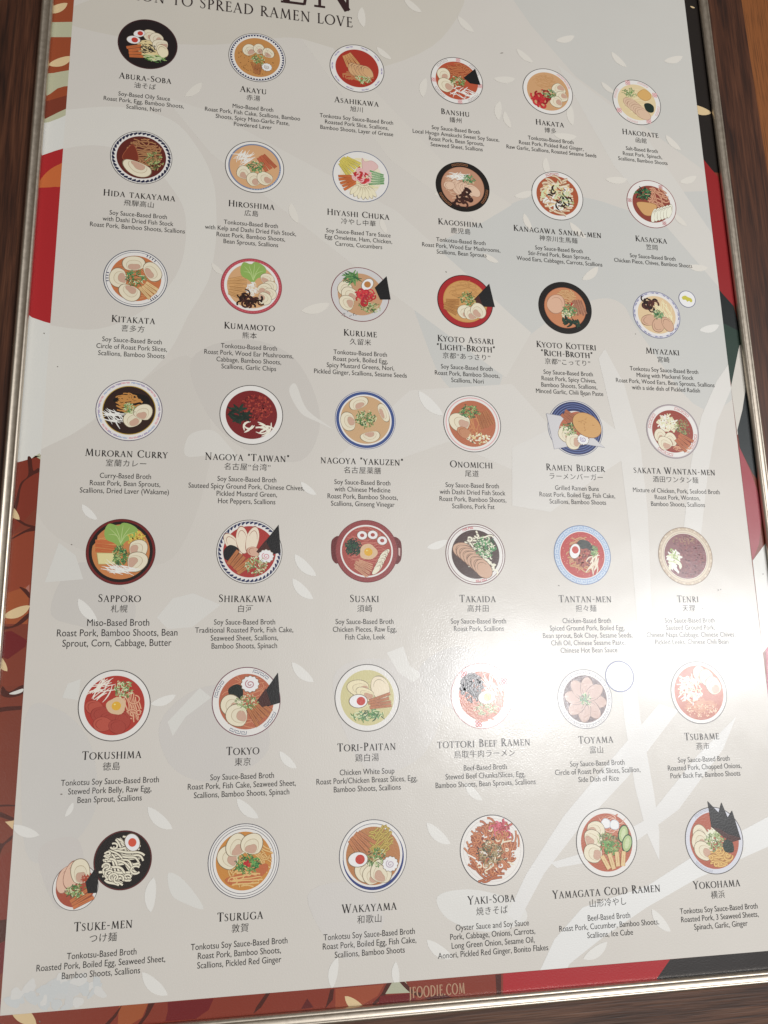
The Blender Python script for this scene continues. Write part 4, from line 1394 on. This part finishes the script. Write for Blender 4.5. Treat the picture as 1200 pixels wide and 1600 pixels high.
b.noodles(.0, .1, .68, .62, 'B8704E', 22, .035, edge='9A4A32'); b.strands(.35, -.3, .28, .3, 'sprout', 26, .035, 60, 30, .5, .06)
b.specks(-.3, -.25, .36, .42, ['2A2426', '1E1A1E', '3A3436'], 110, .085, 'stewed_beef'); b.bits(.12, .4, .4, .2, ['green', 'ltgreen', 'pale'], 100, .035); b.egg(.15, .05, .27, -10, 'C9B860', .1); b.done()
b = bowl(6, 5, .252); b.rings((1, '5E5E66'), (.975, 'white'), (.80, '46282A')); b.keys(range(0, 360, 15), .89, '8A8A92', 14, .09)
for k in range(8):
    a = math.radians(45 * k + 10)
    b.chashu(.02 + .4 * math.cos(a), .02 + .4 * math.sin(a), .36, 45 * k + 10, .62, 'A98B7E', '66483F')
b.green(.02, .02, .22, .2, 70, dark=True); b.done()
u, v = at(968, 1057); b = Bowl(u, v, .136, 88); b.rings((1, '4E5A80'), (.93, 'DBD8D0'), (.84, 'CFCBC2')); b.specks(.0, .0, .75, .7, ['D6D3CB', 'C9C5BB', 'C0BBB0'], 90, .05, 'rice'); b.done('small round side dish of plain rice')
b = bowl(6, 6); plain(b, 'A85C46', inner=.86)
b.noodles(.0, .4, .6, .2, 'B87E5A', 12, .03); b.specks(.05, .58, .6, .2, ['C89A7A', 'D8B89A'], 80, .03, 'pork_fat')
b.pork(.1, -.58, .3, 60, .7).pork(.34, -.45, .32, 60, .7).pork(.55, -.2, .34, 60, .7); b.bits(-.3, -.1, .44, .46, ['onion', 'C2CAB0', 'E0E0D2', 'B0BA9C'], 130, .065, 'chopped_onions'); b.done()
# ---- row 7
b = bowl(7, 1, .212); b.rings((1, '4E1A1A'), (.955, '130E0E'))
b.noodles(-.02, .02, .70, .76, 'D3CDB8', 30, .062, 25, edge='3A302C', amp=.16); b.egg(.3, -.58, .30, 60, 'C0482E', .0, .8); b.done()
u, v = at(118, 1386); b = Bowl(u, v, .163, 99); plain(b, '98432C', inner=.84)
b.chashu(-.45, -.35, .58, 110, .6, 'CBA892', '8E5E4E').chashu(-.15, -.55, .6, 110, .6, 'CBA892', '8E5E4E').pork(.18, -.62, .62, 80, .62); b.bits(.4, -.35, .18, .14, ['9A3A20'], 20, .08, 'broth_glimpse')
b.sticks(.32, .5, 3, .95, .16, -28, 'B5683A', 3); b.green(.0, .15, .46, .3, 90, s=.06); b.nori((.42, -.18), (.8, -.72), (.98, -.35), (.95, .3), (.55, .3)); b.done('small white bowl of dark dipping broth with pork slices and nori')
b = bowl(7, 2); b.rings((1, '4A4A56'), (.98, 'white'), (.94, '4A4A56'), (.925, 'white'), (.87, '4A4A56'), (.855, 'white'), (.78, 'B67A32'))
b.noodles(.15, .05, .58, .6, 'C8A468', 24, .035, 50, edge='9A6426'); b.patch('bamboo_shoots', [(-.5, .45), (.0, .3), (.6, .1), (.66, .3), (.3, .55), (-.2, .62), (-.4, .6)], 'AC5E36'); b.noodles(.1, .5, .5, .2, 'C8A468', 6, .035)
b.pork(-.42, -.1, .33, 30).pork(-.2, -.4, .33, 80).pork(.22, -.42, .32, 100); b.bits(.1, .1, .36, .26, ['2F7A3A', 'green', 'dkgreen', '5E9A4E'], 120, .045)
b.tangle(.12, .08, .1, .08, ['ginger', 'B82A22'], 8, .06); b.done()
b = bowl(7, 3); b.rings((1, '44444E'), (.98, 'white'), (.89, '5E6272'), (.872, 'white'), (.80, 'A56E40'))
I = b.dish
I.up(2)
pts = [(.89 * math.cos(math.radians(-25 + 200 * k / 40)), .89 * math.sin(math.radians(-25 + 200 * k / 40))) for k in range(41)]
I.ribbon(pts, [.012 + .075 * math.sin(PI * k / 40) for k in range(41)], ink('24346E'))
b.noodles(.25, -.42, .4, .34, 'B09A48', 16, .04, -30, edge='7E6426'); b.sticks(-.35, -.35, 5, .65, .10, 45, 'AA6C42', 5)
b.pork(-.22, .42, .32, 30).pork(-.02, .52, .3, 60).pork(.22, .46, .34, 110); b.green(.08, .05, .34, .26, 100); b.egg(-.45, .08, .28, 0, 'yolkred', .22); b.naruto(.5, .25, .22, 'A89AA8'); b.done()
b = bowl(7, 4); b.rings((1, '3E3C40'), (.975, 'D0CDC8'), (.90, 'BCB8B4'), (.885, 'D0CDC8'))
b.noodles(.0, .0, .76, .76, 'A86038', 40, .045, 10, edge='7E3A22', amp=.2); b.noodles(.0, .0, .76, .72, 'BA7648', 26, .034, 75, edge='84402A', amp=.22)
b.bits(.0, .05, .68, .66, ['cream', 'sprout', 'D8C8B0'], 34, .075, 'cabbage_pieces'); b.bits(.0, .1, .66, .62, ['1A1A20', '2C2430', '7A2A22'], 14, .06, 'pork_pieces')
b.bits(-.05, .1, .4, .36, ['6A5A32', '4E4A2A', '8A7A4E', 'B09A72'], 170, .04, 'seaweed_flakes'); b.tangle(.3, -.62, .34, .2, ['B03A4A', '9A2A3A', 'C0586A'], 26, .04); b.done()
b = bowl(7, 5); plain(b, 'A5563C', inner=.83)
b.noodles(.1, -.1, .65, .66, 'B8765A', 22, .03, edge='98472E'); b.strands(.2, -.5, .4, .2, 'D0A894', 16, .025, 10, 60, .4, .1, 'noodles')
for x_, y_ in ((.02, -.55), (.3, -.5)):
    b.patch('ice_cube', [(x_ - .14, y_ - .06), (x_ - .03, y_ - .14), (x_ + .12, y_ - .07), (x_ + .12, y_ + .1), (x_ - .02, y_ + .14), (x_ - .14, y_ + .08)], 'D3D6DA', 'A8B0BA')
b.pork(-.35, -.36, .3, 170).pork(-.46, -.1, .31, 165).pork(-.46, .3, .34, 20, .72); b.bits(.02, -.1, .36, .18, ['6A7A4E', '8A8A5E', 'ltgreen', '4A5A34'], 90, .04, 'spring_onion'); b.bits(.1, .15, .34, .22, ['green', '3E7A3A', 'ltgreen', '5E9A4E'], 110, .04)
for x_, y_ in ((.56, -.22), (.66, .06)):
    I = b.part('cucumber_slice'); I.ell(x_, y_, .27, .17, -1.25, ink('1E4A2A'), 22); I.ell(x_, y_, .235, .14, -1.25, ink('9DB078'), 22); I.ell(x_, y_, .16, .07, -1.25, ink('B4BF94'), 18)
b.sticks(.2, .52, 4, .46, .13, 82, 'CBB080', -13, gap=.2, ln='A8824E'); b.done()
b = bowl(7, 6); plain(b, 'A0523C', rim='BEC0C8', inner=.83)
b.keys((-110, 120), .91, '9A9EAC', 40, .06)
b.pork(-.46, -.2, .28, 70).pork(-.5, .0, .3, 60).pork(-.38, .3, .35, 30, .75); b.bits(-.05, -.15, .22, .2, ['D6D2BE', 'C9CCAE'], 60, .06, 'garlic')
b.noodles(.12, .52, .38, .25, 'C9A45E', 16, .05, edge='9A6A34'); b.bits(.02, .02, .32, .3, ['ltgreen', '6A7A4E', 'pale', '8A9A6A', '4E5E3E'], 120, .04); b.patch('spinach', [(.3, .08), (.46, -.02), (.62, .1), (.62, .36), (.4, .38), (.28, .28)], '16281F')
b.nori((-.1, -1.18), (.24, -.82), (.38, -1.12), (.54, -.66), (.72, -.86), (.92, .02), (.52, .04), (-.06, -.4), soft=[(-.06, -.4), (.2, -.34), (.5, -.16), (.88, -.04), (.92, .02), (.6, .08), (.3, -.1)]); b.done()

# ------------------------------------------------------------------ captions
DISH = {
    (1, 1): ('Abura-Soba', '油そば', 'Soy-Based Oily Sauce\nRoast Pork, Egg, Bamboo Shoots,\nScallions, Nori'),
    (1, 2): ('Akayu', '赤湯', 'Miso-Based Broth\nRoast Pork, Fish Cake, Scallions, Bamboo\nShoots, Spicy Miso-Garlic Paste,\nPowdered Laver'),
    (1, 3): ('Asahikawa', '旭川', 'Tonkotsu Soy Sauce-Based Broth\nRoasted Pork Slice, Scallions,\nBamboo Shoots, Layer of Grease'),
    (1, 4): ('Banshu', '播州', 'Soy Sauce-Based Broth\nLocal Hyogo Amakuchi Sweet Soy Sauce,\nRoast Pork, Bean Sprouts,\nSeaweed Sheet, Scallions'),
    (1, 5): ('Hakata', '博多', 'Tonkotsu-Based Broth\nRoast Pork, Pickled Red Ginger,\nRaw Garlic, Scallions, Roasted Sesame Seeds'),
    (1, 6): ('Hakodate', '函館', 'Salt-Based Broth\nRoast Pork, Spinach,\nScallions, Bamboo Shoots'),
    (2, 1): ('Hida takayama', '飛騨高山', 'Soy Sauce-Based Broth\nwith Dashi Dried Fish Stock\nRoast Pork, Bamboo Shoots, Scallions'),
    (2, 2): ('Hiroshima', '広島', 'Tonkotsu-Based Broth\nwith Kelp and Dashi Dried Fish Stock,\nRoast Pork, Bamboo Shoots,\nBean Sprouts, Scallions'),
    (2, 3): ('Hiyashi Chuka', '冷やし中華', 'Soy Sauce-Based Tare Sauce\nEgg Omelette, Ham, Chicken,\nCarrots, Cucumbers'),
    (2, 4): ('Kagoshima', '鹿児島', 'Tonkotsu-Based Broth\nRoast Pork, Wood Ear Mushrooms,\nScallions, Bean Sprouts'),
    (2, 5): ('Kanagawa Sanma-men', '神奈川生馬麺', 'Soy Sauce-Based Broth\nStir-Fried Pork, Bean Sprouts,\nWood Ears, Cabbages, Carrots, Scallions'),
    (2, 6): ('Kasaoka', '笠岡', 'Soy Sauce-Based Broth\nChicken Piece, Chives, Bamboo Shoots'),
    (3, 1): ('Kitakata', '喜多方', 'Soy Sauce-Based Broth\nCircle of Roast Pork Slices,\nScallions, Bamboo Shoots'),
    (3, 2): ('Kumamoto', '熊本', 'Tonkotsu-Based Broth\nRoast Pork, Wood Ear Mushrooms,\nCabbage, Bamboo Shoots,\nScallions, Garlic Chips'),
    (3, 3): ('Kurume', '久留米', 'Tonkotsu-Based Broth\nRoast pork, Boiled Egg,\nSpicy Mustard Greens, Nori,\nPickled Ginger, Scallions, Sesame Seeds'),
    (3, 4): ('Kyoto Assari|"Light-Broth"', '京都“あっさり”', 'Soy Sauce-Based Broth\nRoast Pork, Bamboo Shoots,\nScallions, Nori'),
    (3, 5): ('Kyoto Kotteri|"Rich-Broth"', '京都“こってり”', 'Soy Sauce-Based Broth\nRoast Pork, Spicy Chives,\nBamboo Shoots, Scallions,\nMinced Garlic, Chili Bean Paste'),
    (3, 6): ('Miyazaki', '宮崎', 'Tonkotsu Soy Sauce-Based Broth\nMixing with Mackerel Stock\nRoast Pork, Wood Ears, Bean Sprouts, Scallions\nwith a side dish of Pickled Radish'),
    (4, 1): ('Muroran Curry', '室蘭カレー', 'Curry-Based Broth\nRoast Pork, Bean Sprouts,\nScallions, Dried Laver (Wakame)'),
    (4, 2): ('Nagoya "Taiwan"', '名古屋“台湾”', 'Soy Sauce-Based Broth\nSauteed Spicy Ground Pork, Chinese Chives,\nPickled Mustard Green,\nHot Peppers, Scallions'),
    (4, 3): ('nagoya "yakuzen"', '名古屋薬膳', 'Soy Sauce-Based Broth\nwith Chinese Medicine\nRoast Pork, Bamboo Shoots,\nScallions, Ginseng Vinegar'),
    (4, 4): ('Onomichi', '尾道', 'Soy Sauce-Based Broth\nwith Dashi Dried Fish Stock\nRoast Pork, Bamboo Shoots,\nScallions, Pork Fat'),
    (4, 5): ('Ramen Burger', 'ラーメンバーガー', 'Grilled Ramen Buns\nRoast Pork, Boiled Egg, Fish Cake,\nScallions, Bamboo Shoots'),
    (4, 6): ('sakata Wantan-men', '酒田ワンタン麺', 'Mixture of Chicken, Pork, Seafood Broth\nRoast Pork, Wonton,\nBamboo Shoots, Scallions'),
    (5, 1): ('Sapporo', '札幌', 'Miso-Based Broth\nRoast Pork, Bamboo Shoots, Bean\nSprout, Corn, Cabbage, Butter'),
    (5, 2): ('Shirakawa', '白河', 'Soy Sauce-Based Broth\nTraditional Roasted Pork, Fish Cake,\nSeaweed Sheet, Scallions,\nBamboo Shoots, Spinach'),
    (5, 3): ('Susaki', '須崎', 'Soy Sauce-Based Broth\nChicken Pieces, Raw Egg,\nFish Cake, Leek'),
    (5, 4): ('Takaida', '高井田', 'Soy Sauce-Based Broth\nRoast Pork, Scallions'),
    (5, 5): ('Tantan-men', '担々麺', 'Chicken-Based Broth\nSpiced Ground Pork, Boiled Egg,\nBean sprout, Bok Choy, Sesame Seeds,\nChili Oil, Chinese Sesame Paste,\nChinese Hot Bean Sauce'),
    (5, 6): ('Tenri', '天理', 'Soy Sauce-Based Broth\nSauteed Ground Pork,\nChinese Napa Cabbage, Chinese Chives,\nPickled Leeks, Chinese Chili Bean'),
    (6, 1): ('Tokushima', '徳島', 'Tonkotsu Soy Sauce-Based Broth\nStewed Pork Belly, Raw Egg,\nBean Sprout, Scallions'),
    (6, 2): ('Tokyo', '東京', 'Soy Sauce-Based Broth\nRoast Pork, Fish Cake, Seaweed Sheet,\nScallions, Bamboo Shoots, Spinach'),
    (6, 3): ('Tori-Paitan', '鶏白湯', 'Chicken White Soup\nRoast Pork/Chicken Breast Slices, Egg,\nBamboo Shoots, Scallions'),
    (6, 4): ('tottori Beef Ramen', '鳥取牛肉ラーメン', 'Beef-Based Broth\nStewed Beef Chunks/Slices, Egg,\nBamboo Shoots, Bean Sprouts, Scallions'),
    (6, 5): ('Toyama', '富山', 'Soy Sauce-Based Broth\nCircle of Roast Pork Slices, Scallion,\nSide Dish of Rice'),
    (6, 6): ('Tsubame', '燕市', 'Soy Sauce-Based Broth\nRoasted Pork, Chopped Onions,\nPork Back Fat, Bamboo Shoots'),
    (7, 1): ('Tsuke-men', 'つけ麺', 'Tonkotsu-Based Broth\nRoasted Pork, Boiled Egg, Seaweed Sheet,\nBamboo Shoots, Scallions'),
    (7, 2): ('Tsuruga', '敦賀', 'Tonkotsu Soy Sauce-Based Broth\nRoast Pork, Bamboo Shoots,\nScallions, Pickled Red Ginger'),
    (7, 3): ('Wakayama', '和歌山', 'Tonkotsu Soy Sauce-Based Broth\nRoast Pork, Boiled Egg, Fish Cake,\nScallions, Bamboo Shoots'),
    (7, 4): ('Yaki-Soba', '焼きそば', 'Oyster Sauce and Soy Sauce\nPork, Cabbage, Onions, Carrots,\nLong Green Onion, Sesame Oil,\nAonori, Pickled Red Ginger, Bonito Flakes'),
    (7, 5): ('Yamagata Cold Ramen', '山形冷やし', 'Beef-Based Broth\nRoast Pork, Cucumber, Bamboo Shoots,\nScallions, Ice Cube'),
    (7, 6): ('Yokohama', '横浜', 'Tonkotsu Soy Sauce-Based Broth\nRoasted Pork, 3 Seaweed Sheets,\nSpinach, Garlic, Ginger'),
}
XS = .665 / serif_width('Muroran Curry', .063, .0525, .0055)
for (r, c), (name, jp, body) in DISH.items():
    uc = (c - 1) * 0.9975 - 0.012
    v0 = ROW[r - 1] + (0.0 if r > 1 else -0.016)
    lines = name.split('|')
    I = Ink(U, BASE_Z)
    for k, ln_ in enumerate(lines):
        serif_line(I, ln_, 0.0, k * .084, .063, .0525, .0055, BLACK, 1.25, XS)
    I.build('dish_name', poster, W(uc, v0 + .424, 0) - W(UC, VC, 0))
    d = .084 * (len(lines) - 1)
    font_text('japanese_name', jp, uc, v0 + d + .503, .067, .97, -.0003, 1.0, 1.08, BLACK, 0.04)
    big = (r, c) == (5, 1)
    k_ = 1.25 if big else 1.0
    font_text('ingredient_list', body, uc, v0 + d + .609 + (.006 if big else 0), .0640 * k_, .838, -.0001, .0640 / .0635, 1.0, TEXT)
flush_fonts()
